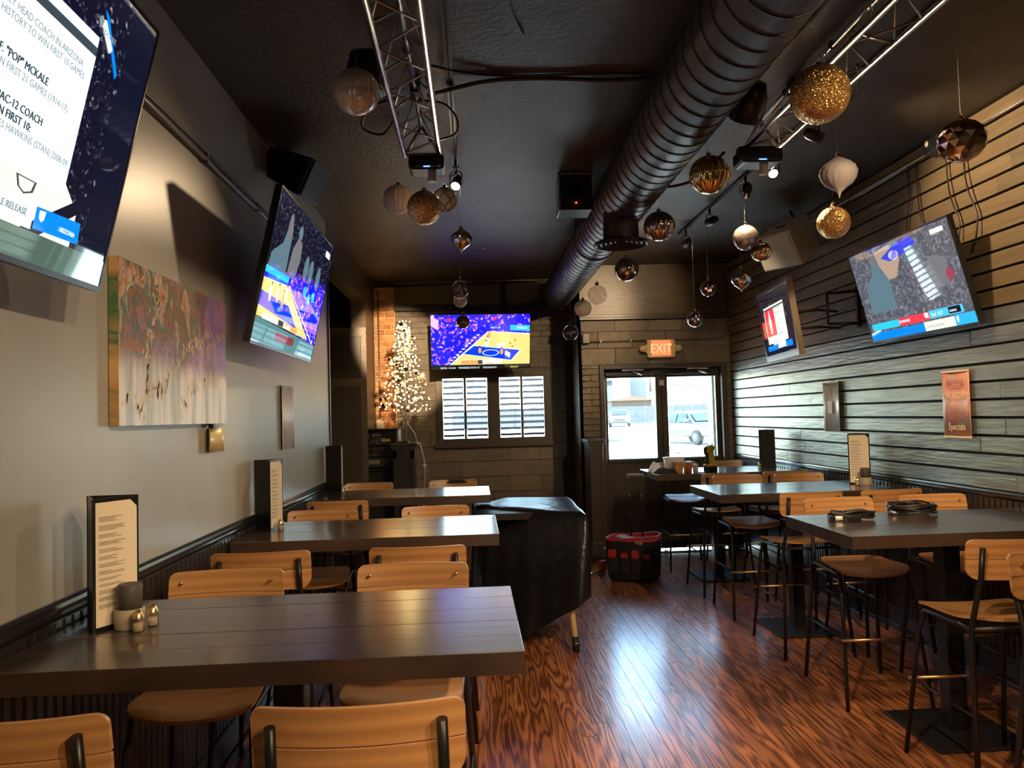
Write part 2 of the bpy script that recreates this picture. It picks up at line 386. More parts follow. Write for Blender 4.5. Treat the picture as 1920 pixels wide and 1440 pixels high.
# beadboard wainscot, chair rail, baseboard on both sides
def bead_mesh(name):
    b = MB(); w = .104; prof = []
    for k in range(2):
        o = k * .052 - .052
        prof += [(o + .0015, 0), (o + .003, .010), (o + .036, .010), (o + .038, .004), (o + .040, .009), (o + .0435, .0115), (o + .047, .009), (o + .049, .004), (o + .0505, 0)]
    prof = [(-.052, -.006)] + prof + [(.052, -.006)]
    b.prism(prof, 0, .92, 'z'); return b.mesh(name, M_bead)
bm_ = bead_mesh('bead_board')
for side, x, ys, ye, rz in (('left', XL, .55, 6.80, PI * 1.5), ('right', XR, 2.3, YD - .03, PI * .5)):
    back = struct(MB().box((x - (.0 if side == 'right' else -.0), ys, 0), (x + (-.004 if side == 'right' else .004), ye, 1.1)).build('wainscot_' + side, M_bead))
    n = int((ye - ys) / .104)
    for i in range(n):
        ob('bead_board', bm_, back, (x + (.006 if side == 'left' else -.006), ys + .052 + i * .104, .17), 0, (0, 0, rz))
    s = 1 if side == 'left' else -1
    prof = [(0, 1.075), (.012, 1.075), (.014, 1.095), (.022, 1.10), (.030, 1.112), (.030, 1.122), (.022, 1.13), (.020, 1.142), (.010, 1.15), (0, 1.15)]
    ya = -4 if side == 'left' else -4
    struct(MB().prism([(x + s * a, b) for a, b in prof][::(1 if s < 0 else -1)], ya, ye + .02, 'y').build('trim_1' if side == 'left' else 'trim_2', M_trimblack))
    bb = [(0, 0), (.028, 0), (.028, .016), (.020, .028), (.018, .15), (.022, .155), (.022, .165), (.012, .18), (.008, .19), (0, .19)]
    struct(MB().prism([(x + s * a, b) for a, b in bb][::(1 if s < 0 else -1)], ya, ye + .02, 'y').build('baseboard_' + side, M_trimblack))
# blocks -----------------------------------------------------------
def blocks(parent, x0, x1, zA, zB, bw, bh, yface, mat, holes=(), name='block', proud=.012, off=0, gap=.007, rs=5):
    rr = random.Random(rs); r = 0; z = zA
    while z < zB - .02:
        zt = min(z + bh, zB); x = x0 - (bw / 2 if (r + off) % 2 else 0)
        while x < x1 - .005:
            a, b = max(x, x0), min(x + bw, x1)
            spans = [(a, b)]
            for (hx0, hx1, hz0, hz1) in holes:
                if zt > hz0 + .01 and z < hz1 - .01:
                    ns = []
                    for (p, q) in spans:
                        if q <= hx0 or p >= hx1: ns.append((p, q)); continue
                        if p < hx0: ns.append((p, hx0))
                        if q > hx1: ns.append((hx1, q))
                    spans = ns
            for p, q in spans:
                if q - p > .03:
                    d = proud + rr.uniform(-.003, .003)
                    MB().box((-(q - p) / 2 + gap / 2, -d, -(zt - z) / 2 + gap / 2), ((q - p) / 2 - gap / 2, .01, (zt - z) / 2 - gap / 2)).build(name, mat, parent, ((p + q) / 2, yface, (z + zt) / 2), .003)
            x += bw
        z += bh; r += 1
WX0, WX1, WZ0, WZ1 = -.475, 1.0, 1.29, 2.245
wb = struct(MB().box((XL, YW, 0), (WX0, YW + .2, ZC)).box((WX1, YW, 0), (1.5, YW + .2, ZC)).box((WX0, YW, 0), (WX1, YW + .2, WZ0)).box((WX0, YW, WZ1), (WX1, YW + .2, ZC)).build('wall_back', M_mortar))
hole = [(WX0 - .0, WX1 + .0, WZ0, WZ1)]
blocks(wb, -.985, 1.02, .09, 2.69, .41, .2, YW, M_block, hole)
blocks(wb, 1.02, 1.298, .09, 2.69, .41, .2, YW, M_blockdk, off=1)  # right end of the block wall in a near-black colour
blocks(wb, -.985, 1.298, 2.69, 3.06, .21, .074, YW, M_block, name='brick', gap=.01)
MB().box((-.99, YW - .05, 3.13), (1.298, YW, ZC)).build('header_board', M_panel, wb, None, .004)
MB().box((-.99, YW - .075, 3.06), (1.298, YW, 3.13)).build('header_beam', M_black, wb, None, .004)
MB().box((-1.255, YW - .03, 0), (-.985, YW, 3.40)).build('brick_pier', M_bmort, wb)
rr = random.Random(9); z = .02; r = 0
while z < 3.36:
    xs = [-1.252, -1.12, -.99] if r % 3 == 0 else ([-1.252, -1.04, -.99] if r % 3 == 1 else [-1.252, -1.19, -.99])
    for a, b in zip(xs[:-1], xs[1:]):
        MB().box((-(b - a) / 2 + .006, -.012 - rr.random() * .008, -.030), ((b - a) / 2 - .006, .01, .030)).build('brick', M_brick, wb, ((a + b) / 2, YW - .03, z + .035), .005)
    z += .076; r += 1
# wall return and door wall
struct(MB().box((1.30, YD, 0), (1.34, YW + .2, ZC)).build('wall_return', M_block))
DX0, DX1, DZ = 1.511, 3.04, 2.24
wd_ = struct(MB().box((1.30, YD, 0), (DX0, YD + .25, ZC)).box((DX1, YD, 0), (XR, YD + .25, ZC)).box((DX0, YD, DZ), (DX1, YD + .25, ZC)).build('wall_door', M_mortar))
blocks(wd_, 1.30, XR, 2.24, 2.78, .41, .2, YD, M_block, rs=8)
blocks(wd_, 1.30, DX0 - .005, .2, 2.24, .21, .074, YD, M_block, name='brick', rs=4, gap=.009)
blocks(wd_, DX1 + .005, XR, .2, 2.24, .21, .074, YD, M_block, name='brick', rs=6, gap=.009)
MB().box((1.30, YD - .02, 2.84), (XR, YD, ZC)).build('header_board', M_panel, wd_)
MB().box((1.285, YD - .055, 2.78), (XR, YD, 2.81)).box((1.285, YD - .035, 2.81), (XR, YD, 2.845)).build('picture_rail', M_frame, wd_, None, .004)
# half-height wing wall
pw = thing('wing_wall', 'waist-high dark panelled wing wall beside the glass doors', 'partition', (1.375, 8.875, 0))
MB().box((-.075, -.22, 0), (.075, .215, 1.34)).build('body', M_frame, pw, None, .003)
MB().box((-.10, -.245, 1.34), (.10, .215, 1.375)).build('cap', M_frame, pw, None, .006)
MB().box((-.085, -.235, 1.31), (.085, .215, 1.34)).build('cap_moulding', M_frame, pw, None, .005)
MB().box((-.09, -.232, 0), (.09, .215, .22)).build('base_board', M_frame, pw, None, .005)
for sx in (-1, 1): MB().box((sx * .058 - .017, -.235, .22), (sx * .058 + .017, -.22, 1.31)).build('stile', M_frame, pw, None, .003)
tag(pw, kind='thing')

# window with plantation shutters
w1 = bpy.data.objects.new('window_1', None); COL.objects.link(w1); struct(w1); w1.location = ((WX0 + WX1) / 2, YW, (WZ0 + WZ1) / 2)
hw, hh = (WX1 - WX0) / 2, (WZ1 - WZ0) / 2
b = MB()
for s in (-1, 1):
    b.box((s * hw - (.05 if s > 0 else 0), -.035, -hh), (s * hw + (.05 if s < 0 else 0), .2, hh)); b.box((-hw + .05, -.035, s * hh - (.05 if s > 0 else 0)), (hw - .05, .2, s * hh + (.07 if s < 0 else 0)))
b.box((-.05, -.03, -hh + .07), (.05, .1, hh - .05)); b.build('window_frame', M_frame, w1, None)
MB().box((-hw - .03, -.06, -hh - .02), (hw + .03, 0, -hh + .03)).build('window_sill', M_frame, w1, None, .006)
MB().box((-hw + .05, .15, -hh + .07), (hw - .05, .154, hh - .05)).build('pane', M_pane, w1)
M_louver = pbr('grey_shutter_paint', (.17, .17, .18), .4)
lz0, lz1 = -hh + .10, hh - .075; NLV = 10; lp = (lz1 - lz0) / NLV
for (a, c) in ((-.6865, -.05), (.05, .6865)):
    sp = MB()
    sp.box((a, -.02, -hh + .07), (a + .03, .012, hh - .05)).box((c - .03, -.02, -hh + .07), (c, .012, hh - .05))
    sp.box((a + .03, -.02, -hh + .07), (c - .03, .012, lz0)).box((a + .03, -.02, lz1), (c - .03, .012, hh - .05))
    mid = (a + c) / 2; sp.box((mid - .016, -.02, lz0), (mid + .016, .012, lz1))
    pn = sp.build('shutter_panel', M_frame, w1)
    for (p, q) in ((a + .032, mid - .018), (mid + .018, c - .032)):
        for k in range(NLV):
            rot = Euler((.50, 0, 0)).to_matrix()
            MB().box((p, -.034, -.004), (q, .034, .004)).build('louver', M_louver, pn, (0, 0, lz0 + lp * (k + .5)), .003, (-.42, 0, 0))
# entrance doors
d1 = bpy.data.objects.new('door_1', None); COL.objects.link(d1); struct(d1); d1.location = ((DX0 + DX1) / 2, YD, 0)
hw = (DX1 - DX0) / 2
MB().box((-hw, -.03, 0), (-hw + .055, .2, DZ)).box((hw - .055, -.03, 0), (hw, .2, DZ)).box((-hw + .055, -.03, DZ - .05), (hw - .055, .2, DZ)).build('door_frame', M_frame, d1, None, .004)
for s in (-1, 1):
    x0, x1 = (-hw + .058, -.003) if s < 0 else (.003, hw - .058)
    g0, g1, gz0, gz1 = x0 + .045, x1 - .07, 1.115, 2.085
    if s > 0: g0, g1 = x0 + .07, x1 - .045
    lf = MB().box((x0, .08, .03), (g0, .125, DZ - .055)).box((g1, .08, .03), (x1, .125, DZ - .055)).box((g0, .08, .03), (g1, .125, gz0)).box((g0, .08, gz1), (g1, .125, DZ - .055)).build('door_leaf', M_frame, d1, None, .003)
    MB().box((g0, .10, gz0), (g1, .106, gz1)).build('pane', M_pane, lf)
    MB().box((g0 + .04, .072, .22), (g1 - .04, .082, .93)).build('kick_panel', M_frame, lf, None, .004)
    MB().box((g0 - .02, .05, gz0 - .045), (g1 + .02, .08, gz0 - .005)).build('glazing_sill', M_frame, lf, None, .004)
    MB().box((x0 + .02, .035, 2.115), (x1 - .02, .075, 2.15)).build('closer_bar', M_black, lf, None, .004)
    cx = (x0 + x1) / 2 + (.0 if s < 0 else .08)
    MB().box((cx - .13, .02, 2.168), (cx + .13, .06, 2.186)).build('closer_track', M_alu, lf)
    MB().tube([(cx - .02, .03, 2.165), (cx + .05, -.01, 2.14), (cx + .10, -.03, 2.12)], [.012, .016, .012], 8).build('closer_arm', M_alu, lf)
MB().box((-.022, .126, .02), (.022, .142, DZ - .02)).box((-hw + .03, .126, DZ - .075), (hw - .03, .15, DZ - .03)).box((-hw + .03, .126, .02), (-hw + .075, .15, DZ - .03)).box((hw - .075, .126, .02), (hw - .03, .15, DZ - .03)).build('door_stop', M_frame, d1)
MB().box((-.03, .06, 1.98), (.03, .082, 2.05)).build('door_sensor', M_white, d1, None, .004)
MB().box((-hw + .05, -.02, 0), (hw - .05, .28, .012)).build('threshold', M_alu, d1)
# ------------------------------------------------------------------ tables
TL, TW, TZ = 1.36, .76, 1.067
def make_table():
    t = thing('pedestal_table', '', 'table')
    n = 5; pw_ = TW / n
    for k in range(n):
        MB().box((-TL / 2, -pw_ / 2 + .0004, -.03), (TL / 2, pw_ / 2 - .0004, .03)).build('plank', M_table, t, (0, -TW / 2 + pw_ * (k + .5), TZ - .03 - (.0004 if k % 2 else 0)), .0015)
    MB().box((-.045, -.045, .02), (.045, .045, 1.0)).build('post', M_metal, t, None, .004)
    MB().box((-.235, -.25, .004), (.235, .25, .022)).build('base_plate', pbr('rough_steel_plate', (.035, .036, .038), .42, metal=.5, bump=.1, bscale=40), t, None, .003)
    MB().box((-.28, -.22, .994), (.28, .22, 1.006)).build('top_bracket', M_metal, t)
    for sx in (-1, 1):
        for sy in (-1, 1): MB().lathe([(.012, 0), (.012, .006)], 10).build('foot', M_rubber, t, (sx * .21, sy * .24, 0))
    return t
# ------------------------------------------------------------------ bar stool (front faces +Y)
def make_stool():
    t = thing('bar_stool', '', 'stool')
    # seat: rounded outline, dished, thin plywood
    NX, NY = 14, 12; W2, Y0, Y1 = .215, -.195, .235
    def sh(u, v):
        y = Y0 + (Y1 - Y0) * v
        e = abs(2 * v - 1) ** 3.2
        w = W2 * (1 - .16 * (1 - v)) * (1 - .22 * e ** 2.2)
        x = w * u
        z = .742 + .32 * x * x + .028 * max(0, .35 - v) ** 1.5 * 2 - .09 * max(0, v - .72) ** 2 * 3
        yy = y - .035 * (u * u) * (1 if v > .5 else -1) * e
        return (x, yy, z)
    b = MB(); top = []; 
    for j in range(NY + 1):
        for i in range(NX + 1): top.append(sh(-1 + 2 * i / NX, j / NY))
    bot = [(x, y, z - .013) for x, y, z in top]
    n1 = NX + 1; fs = []; o = len(top)
    for j in range(NY):
        for i in range(NX):
            a = j * n1 + i; fs.append((a, a + 1, a + n1 + 1, a + n1)); fs.append((o + a, o + a + n1, o + a + n1 + 1, o + a + 1))
    b.add(top + bot, fs, None, True)
    per = [i for i in range(n1)] + [j * n1 + NX for j in range(1, NY + 1)] + [NY * n1 + i for i in range(NX - 1, -1, -1)] + [j * n1 for j in range(NY - 1, 0, -1)]
    ev = []; ef = []
    for k, i in enumerate(per): ev.append(top[i]); ev.append(bot[i])
    m = len(per)
    for k in range(m): ef.append((2 * k, 2 * k + 1, 2 * ((k + 1) % m) + 1, 2 * ((k + 1) % m)))
    b.add(ev, ef); b.build('seat', M_maple, t)
    # backrest: two bent slats
    def slat(z0, z1, r, name):
        pts = rrect(.432, z1 - z0, r, 5, -.216, z0); 
        # resample along x for bending
        b = MB(); K = 30; xs = [-.216 * math.cos(PI * k / K) for k in range(K + 1)]
        def zlim(x):
            lo, hi = z0, z1
            d = .216 - abs(x)
            for q, low in ((r[0], True), (r[2], False)):
                if d < q:
                    c = q - math.sqrt(max(0, q * q - (q - d) ** 2))
                    if low: lo = z0 + c
                    else: hi = z1 - c
            return lo, hi
        V = []; 
        for x in xs:
            lo, hi = zlim(x); y = -.262 + .75 * x * x
            for (zz, yy) in ((lo, y), (hi, y - (hi - 1.0) * .10), (hi, y - (hi - 1.0) * .10 - .012), (lo, y - .012)):
                V.append((x, yy - (zz - .94) * .06, zz))
        F = []
        for k in range(K):
            for q in range(4): F.append((k * 4 + q, k * 4 + (q + 1) % 4, (k + 1) * 4 + (q + 1) % 4, (k + 1) * 4 + q))
        F += [(3, 2, 1, 0), (K * 4, K * 4 + 1, K * 4 + 2, K * 4 + 3)]
        b.add(V, F); return b.build(name, M_maple, t, None, .002)
    up = slat(1.020, 1.102, (.002, .002, .026, .026), 'backrest_slat'); slat(.932, 1.0175, (.05, .05, .002, .002), 'backrest_slat')
    for s in (-1, 1):
        MB().sphere((s * .168, -.238, 1.064), .007, 10, 6).build('rivet', M_brass, up)
        MB().tube([(s * .236, -.285, 0), (s * .190, -.214, .72), (s * .178, -.224, .80), (s * .171, -.268, .94), (s * .169, -.287, 1.07)], .0115, 10).build('back_leg', M_metal, t)
        arc = [(s * .195, .165 - .05 * (1 - math.cos(a)), .665 + .05 * math.sin(a)) for a in [PI / 2 * k / 5 for k in range(6)]]
        MB().tube([(s * .238, .285, 0), (s * .2, .185, .62)] + arc + [(s * .192, -.1, .719), (s * .19, -.214, .716)], .0105, 10).build('front_leg', M_metal, t)
        MB().tube([(s * .2175, .238, .37), (s * .214, -.25, .37)], .0065, 8).build('footrest_side', M_metal, t)
    MB().tube([(-.232, .240, .37), (.232, .240, .37)], .0085, 8).build('footrest_bar', M_brass, t)
    MB().tube([(-.192, -.214, .718), (.192, -.214, .718)], .009, 8).build('seat_rail', M_metal, t)
    return t
tab0 = make_table(); stool0 = make_stool(); first = {'t': True, 's': True}
def put(src, key, loc, rz, label, group):
    if first[key]: first[key] = False; o = src
    else: o = copy_tree(src)
    o.location = loc; o.rotation_euler = (0, 0, rz); o['label'] = label; o['group'] = group
    return o
TLX, TRX = -.565, 2.41
TAB = {'L1': (TLX, 2.37, 'the nearest taupe-wall table'), 'L2': (TLX, 4.35, 'the second taupe-wall table'), 'L3': (TLX, 6.32, 'the farthest taupe-wall table'),
       'R0': (TRX, 1.97, 'the table cut by the frame edge'), 'R1': (TRX, 3.87, 'the cable-coil table'), 'R2': (TRX, 5.77, 'the middle slatted-wall table'), 'R3': (TRX, 7.66, 'the cluttered table')}
desc = {'L1': 'dark plank-top pedestal table nearest the camera, holding a candle and upright menu', 'L2': 'second dark plank-top table from the camera along the taupe wall',
        'L3': 'farthest dark plank-top table along the taupe wall, by the covered table', 'R0': 'dark plank-top table at the frame edge, nearest on the slatted wall side',
        'R1': 'dark plank-top table by the slatted wall with two cable coils on it', 'R2': 'dark plank-top table in the middle of the slatted wall row', 'R3': 'dark plank-top table cluttered with cups and a yellow tool by the doors'}
for k, (x, y, d) in TAB.items(): put(tab0, 't', (x, y, 0), 0, desc[k], 'dark pedestal tables')
S = []
for k, yn, yf in (('L1', 1.85, 2.79), ('L2', 3.72, 4.73), ('L3', 5.78, 6.74), ('R0', None, 2.55), ('R1', 3.37, 4.46), ('R2', 5.35, 6.33), ('R3', 7.10, 8.23)):
    Lside = k[0] == 'L'
    for pos, x in (('wall', -.965 if Lside else 2.80), ('aisle', -.26 if Lside else 2.255)):
        for nf, y in (('near', yn), ('far', yf)):
            if y is None or (k, pos, nf) in (('L3', 'aisle', 'near'), ('R0', 'wall', 'far'), ('R1', 'wall', 'near')): continue
            if (k, pos, nf) == ('R0', 'aisle', 'far'): x = 2.2
            if (k, pos) == ('R1', 'wall') and nf == 'far': x = 2.87
            if (k, pos, nf) == ('L3', 'aisle', 'far'): x = -.19
            S.append((k, pos, nf, x, y))
rs = random.Random(5)
for k, pos, nf, x, y in S:
    rz = (0 if nf == 'near' else PI) + rs.uniform(-.04, .04)
    put(stool0, 's', (x + rs.uniform(-.008, .008), y, 0), rz, 'maple bar stool, %s seat, %s side of %s' % (pos, nf, TAB[k][2]), 'maple and black steel bar stools')

# ------------------------------------------------------------------ things on the tables
def menu(loc, rz, label):
    t = thing('menu_stand', label, 'menu', loc, rz, 'upright menu stands')
    s = .155; h = .39
    P = [Vector((s * .577 * math.cos(a), s * .577 * math.sin(a))) for a in (-PI / 2, PI / 6, PI * 5 / 6)]   # vertex 0 points to -Y
    for i in range(3):
        a, c = P[i], P[(i + 1) % 3]; d = (c - a).normalized(); n = Vector((d.y, -d.x))
        q = [a, c, c - n * .004, a - n * .004]
        MB().prism([(p.x, p.y) for p in q], 0, h, 'z').build('cover_panel', M_plastic, t)
        if i in (0, 1):
            w = (c - a).length; o = a + d * .008 + n * .0012
            c0 = .022; ww = w - .016; hh_ = h - .024
            prof = [(0, 0), (ww - c0, 0), (ww, c0), (ww, hh_ - c0), (ww - c0, hh_), (0, hh_)]
            pp = MB(); pp.add([(o.x + d.x * u, o.y + d.y * u, .012 + v) for u, v in prof], [tuple(range(6))]); pg = pp.build('menu_page', M_paper, t)
            ln = MB(); r = random.Random(i)
            v = hh_ - .045
            while v > .06:
                for k2 in range(r.choice([2, 3, 3, 4])):
                    l = ww * (.28 + .36 * r.random()); u0 = .010
                    oo = o + n * .0006
                    ln.add([(oo.x + d.x * u, oo.y + d.y * u, .012 + vv) for u, vv in ((u0, v), (u0 + l, v), (u0 + l, v + .0014), (u0, v + .0014))], [(0, 1, 2, 3)])
                    v -= .0042
                v -= .009
            ln.build('menu_print', M_ink, pg)
    return t
menu((-1.13, 2.425, TZ), .02, 'upright menu stand beside the candle on the nearest table')
menu((-1.175, 4.46, TZ), .30, 'upright black menu stand on the second table by the taupe wall')
menu((-1.175, 6.62, TZ), .62, 'upright black menu stand on the farthest table by the taupe wall')
menu((2.985, 5.86, TZ), -1.42, 'upright menu stand on the middle table by the slatted wall')
menu((2.955, 7.65, TZ), .68, 'all-black upright menu stand on the table by the doors')
def shaker(loc, label, fill):
    t = thing('shaker', label, 'shaker', loc, .3, 'glass salt and pepper shakers')
    MB().prism([(.019 * math.cos(PI / 8 + PI / 4 * k), .019 * math.sin(PI / 8 + PI / 4 * k)) for k in range(8)], 0, .04, 'z').build('glass_body', thin_glass('shaker_glass', (.9, .85, .75), .25), t)
    MB().lathe([(.001, .003), (.014, .003), (.014, .026), (.001, .026)], 12).build('contents', fill, t)
    MB().lathe([(.017, .04), (.016, .046), (.012, .056), (.005, .063), (.0, .064)], 14).build('cap', M_brass, t)
    return t
M_salt = pbr('salt', (.75, .66, .52), .8); M_pep = pbr('pepper', (.16, .09, .04), .8)
def candle(loc, label):
    t = thing('candle', label, 'candle', loc)
    MB().lathe([(.001, 0), (.040, 0), (.042, .004), (.042, .058), (.038, .060), (.036, .05), (.001, .05)], 24).build('holder', pbr('beige_ceramic', (.40, .33, .24), .6), t)
    MB().lathe([(.001, .05), (.034, .05), (.035, .125), (.031, .131), (.012, .127), (.001, .126)], 24).build('frosted_glass', pbr('smoky_frosted_glass', (.085, .068, .060), .55), t)
    return t
candle((-1.045, 2.385, TZ), 'grey frosted candle in a beige holder beside the nearest menu')
shaker((-1.0, 2.335, TZ), 'glass pepper shaker in front of the candle on the nearest table', M_salt)
shaker((-.985, 2.40, TZ), 'glass salt shaker behind the other shaker, right of the candle', M_salt)
shaker((-1.09, 4.37, TZ), 'glass shaker before the menu on the second table', M_salt)
shaker((-1.11, 6.53, TZ), 'glass shaker before the menu on the farthest left table', M_salt)
candle((2.965, 5.73, TZ), 'grey candle before the menu on the middle slatted-wall table')
shaker((2.90, 5.73, TZ), 'glass shaker beside the grey candle on the middle slatted-wall table', M_salt)
shaker((2.86, 7.62, TZ), 'glass shaker beside the all-black menu by the doors', M_salt)
# cable coils on R1
def coil(loc, label, R, n, r, flat, mat, rz=0, sc=(1, 1)):
    t = thing('cable_coil', label, 'cable', loc, rz, 'coiled cables on the table')
    rr = random.Random(n); pts = []
    for k in range(n * 28):
        a = 2 * PI * k / 28; i = k / 28
        q = R + .010 * math.sin(i * 2.3) + rr.uniform(-.0015, .0015)
        pts.append((q * math.cos(a) * sc[0], q * math.sin(a) * sc[1], r + flat * (i / n) + .006 * (1 + math.sin(3 * a + i))))
    MB().tube(pts, r, 7, mat).build('cable', mat, t)
    return t
M_cable = pbr('black_cable_jacket', (.013, .011, .010), .32)
c1 = coil((2.405, 4.16, TZ), 'round coil of black cable with a silver connector on the table', .115, 7, .006, .045, M_cable, .2, (1.0, 1.0))
MB().tube([(-.12, -.04, .012), (-.155, -.01, .02)], .011, 10).build('connector', M_alu, c1)
c2 = coil((2.0, 4.03, TZ), 'flattened coil of black power cable with plugs on the table', .075, 6, .007, .03, M_cable, 0, (1.45, .62))
for k in range(5): MB().tube([(.0 + .014 * k - .03, .045 * math.cos(a) , .022 + .024 * math.sin(a)) for a in [2 * PI * q / 10 for q in range(10)]], .005, 6, None, False, True).build('wrap', M_cable, c2)
MB().box((-.15, -.07, 0), (-.12, -.035, .032)).build('plug', M_plastic, c2, None, .005)
MB().box((-.07, -.105, 0), (.0, -.07, .03)).build('plug', M_plastic, c2, None, .005)
MB().tube([(-.12, -.05, .016), (-.08, -.06, .016)], .012, 10).build('connector_sleeve', M_white, c2)
# R3 clutter
def cup(loc, r0, r1, h, mat, lid, label, name='plastic_cup', cat='cup'):
    t = thing(name, label, cat, loc)
    MB().lathe([(.001, 0), (r0, 0), (r1, h), (r1 - .002, h), (r0 - .002, .003)], 20).build('cup_wall', mat, t)
    if lid: MB().lathe([(r1 + .002, h), (r1 + .002, h + .008), (r1 - .006, h + .012), (.001, h + .012)], 20).build('lid', lid, t)
    return t
M_orange = pbr('orange_plastic', (.55, .15, .06), .4); M_amber = pbr('amber_wood', (.48, .25, .06), .5); M_red = pbr('red_fabric', (.42, .025, .03), .55)
M_cloth = pbr('dark_grey_cloth', (.025, .022, .022), .85, bump=.3, bscale=40); M_bluew = pbr('pale_tissue', (.62, .68, .78), .8)
cup((2.075, 7.40, TZ), .030, .036, .10, M_orange, M_white, 'orange cup with white lid on the cluttered table')
cup((2.125, 7.345, TZ), .026, .026, .075, pbr('clear_jar', (.55, .58, .55), .2), M_white, 'small pale jar with a cap on the cluttered table', 'jar', 'jar')
cup((2.03, 7.38, TZ), .012, .012, .085, M_amber, None, 'slim amber tube between the cups on the cluttered table', 'tube', 'tube')
bx = thing('cardboard_box', 'amber cardboard box under the white tub on the cluttered table', 'box', (1.98, 7.46, TZ), .1)
MB().box((-.035, -.045, 0), (.035, .045, .105)).build('carton', M_amber, bx, None, .002); MB().box((-.036, -.046, .075), (.036, -.045, .1)).build('carton_label', M_orange, bx)
tb = thing('plastic_tub', 'white plastic tub behind the amber box on the cluttered table', 'tub', (1.995, 7.64, TZ), .05)
MB().lathe([(.001, 0), (.085, 0), (.105, .135), (.102, .135), (.082, .004)], 24).build('tub_wall', M_white, tb); MB().lathe([(.108, .130), (.108, .142), (.001, .145)], 24).build('lid', M_white, tb)
MB().tube([(-.07, 0, .15), (-.06, 0, .18), (.06, 0, .18), (.07, 0, .15)], .005, 8).build('handle', M_amber, tb)
# crumpled dark cloth and tissue
def heap(name, label, cat, loc, sx, sy, h, mat, seed):
    r = random.Random(seed); b = MB(); n = 22; V = []; ph = [r.uniform(0, 6) for _ in range(8)]
    for j in range(n + 1):
        for i in range(n + 1):
            u, v = i / n * 2 - 1, j / n * 2 - 1; d = min(1, math.sqrt(u * u + v * v))
            f = max(0, 1 - d ** 2) ** .7
            w = .5 + .5 * math.sin(4 * u + ph[0] + 2 * math.sin(3 * v + ph[1])) * math.cos(5 * v + ph[2])
            k = 1 if d < 1 else 1 / math.sqrt(u * u + v * v)
            V.append((u * k * sx, v * k * sy, .002 + h * f * (.45 + .55 * w)))
    F = [(j * (n + 1) + i, j * (n + 1) + i + 1, (j + 1) * (n + 1) + i + 1, (j + 1) * (n + 1) + i) for j in range(n) for i in range(n)]
    b.add(V, F, None, True); o = b.build(name, mat, None, loc); return tag(o, label, cat)
heap('work_glove', 'crumpled dark grey cloth at the aisle end of the cluttered table', 'cloth', (1.86, 7.45, TZ), .12, .10, .06, M_cloth, 3)
heap('paper_towel', 'crumpled pale paper behind the dark cloth on the cluttered table', 'paper', (1.80, 7.64, TZ), .075, .07, .11, M_bluew, 5)
ph = MB().box((-.04, -.07, 0), (.04, .07, .009)).build('phone', M_plastic, None, (2.20, 7.36, TZ), .004, (0, 0, .5)); tag(ph, 'small dark phone lying beside the yellow tool', 'phone')
# yellow cordless grease gun / drill standing on its battery
M_yel = pbr('yellow_tool_plastic', (.62, .42, .02), .4)
dr = thing('cordless_drill', 'yellow and black cordless tool standing on its battery by the doors', 'drill', (2.295, 7.42, TZ), .35)
MB().box((-.055, -.04, 0), (.055, .04, .055)).build('battery', M_plastic, dr, None, .006)
MB().box((-.06, -.042, .055), (.06, .042, .075)).build('battery_shoe', M_yel, dr, None, .006)
MB().prism([(-.012, .075), (.045, .075), (.03, .2), (.035, .25), (-.005, .25), (-.002, .2)], -.024, .024, 'y').build('grip', M_yel, dr, None, .006)
MB().prism([(-.055, .195), (-.03, .175), (.005, .205), (.04, .21), (.045, .25), (.0, .262), (-.045, .25)], -.03, .03, 'y').build('motor_housing', M_yel, dr, None, .01)
MB().tube([(-.052, 0, .235), (-.052, 0, .17)], [.02, .014], 12).build('chuck', M_plastic, dr)
MB().tube([(.03, 0, .25), (.03, 0, .275)], .006, 8).build('hook', M_yel, dr)
MB().box((-.045, -.022, .075), (-.03, .022, .18)).build('hand_guard', M_plastic, dr, None, .004)

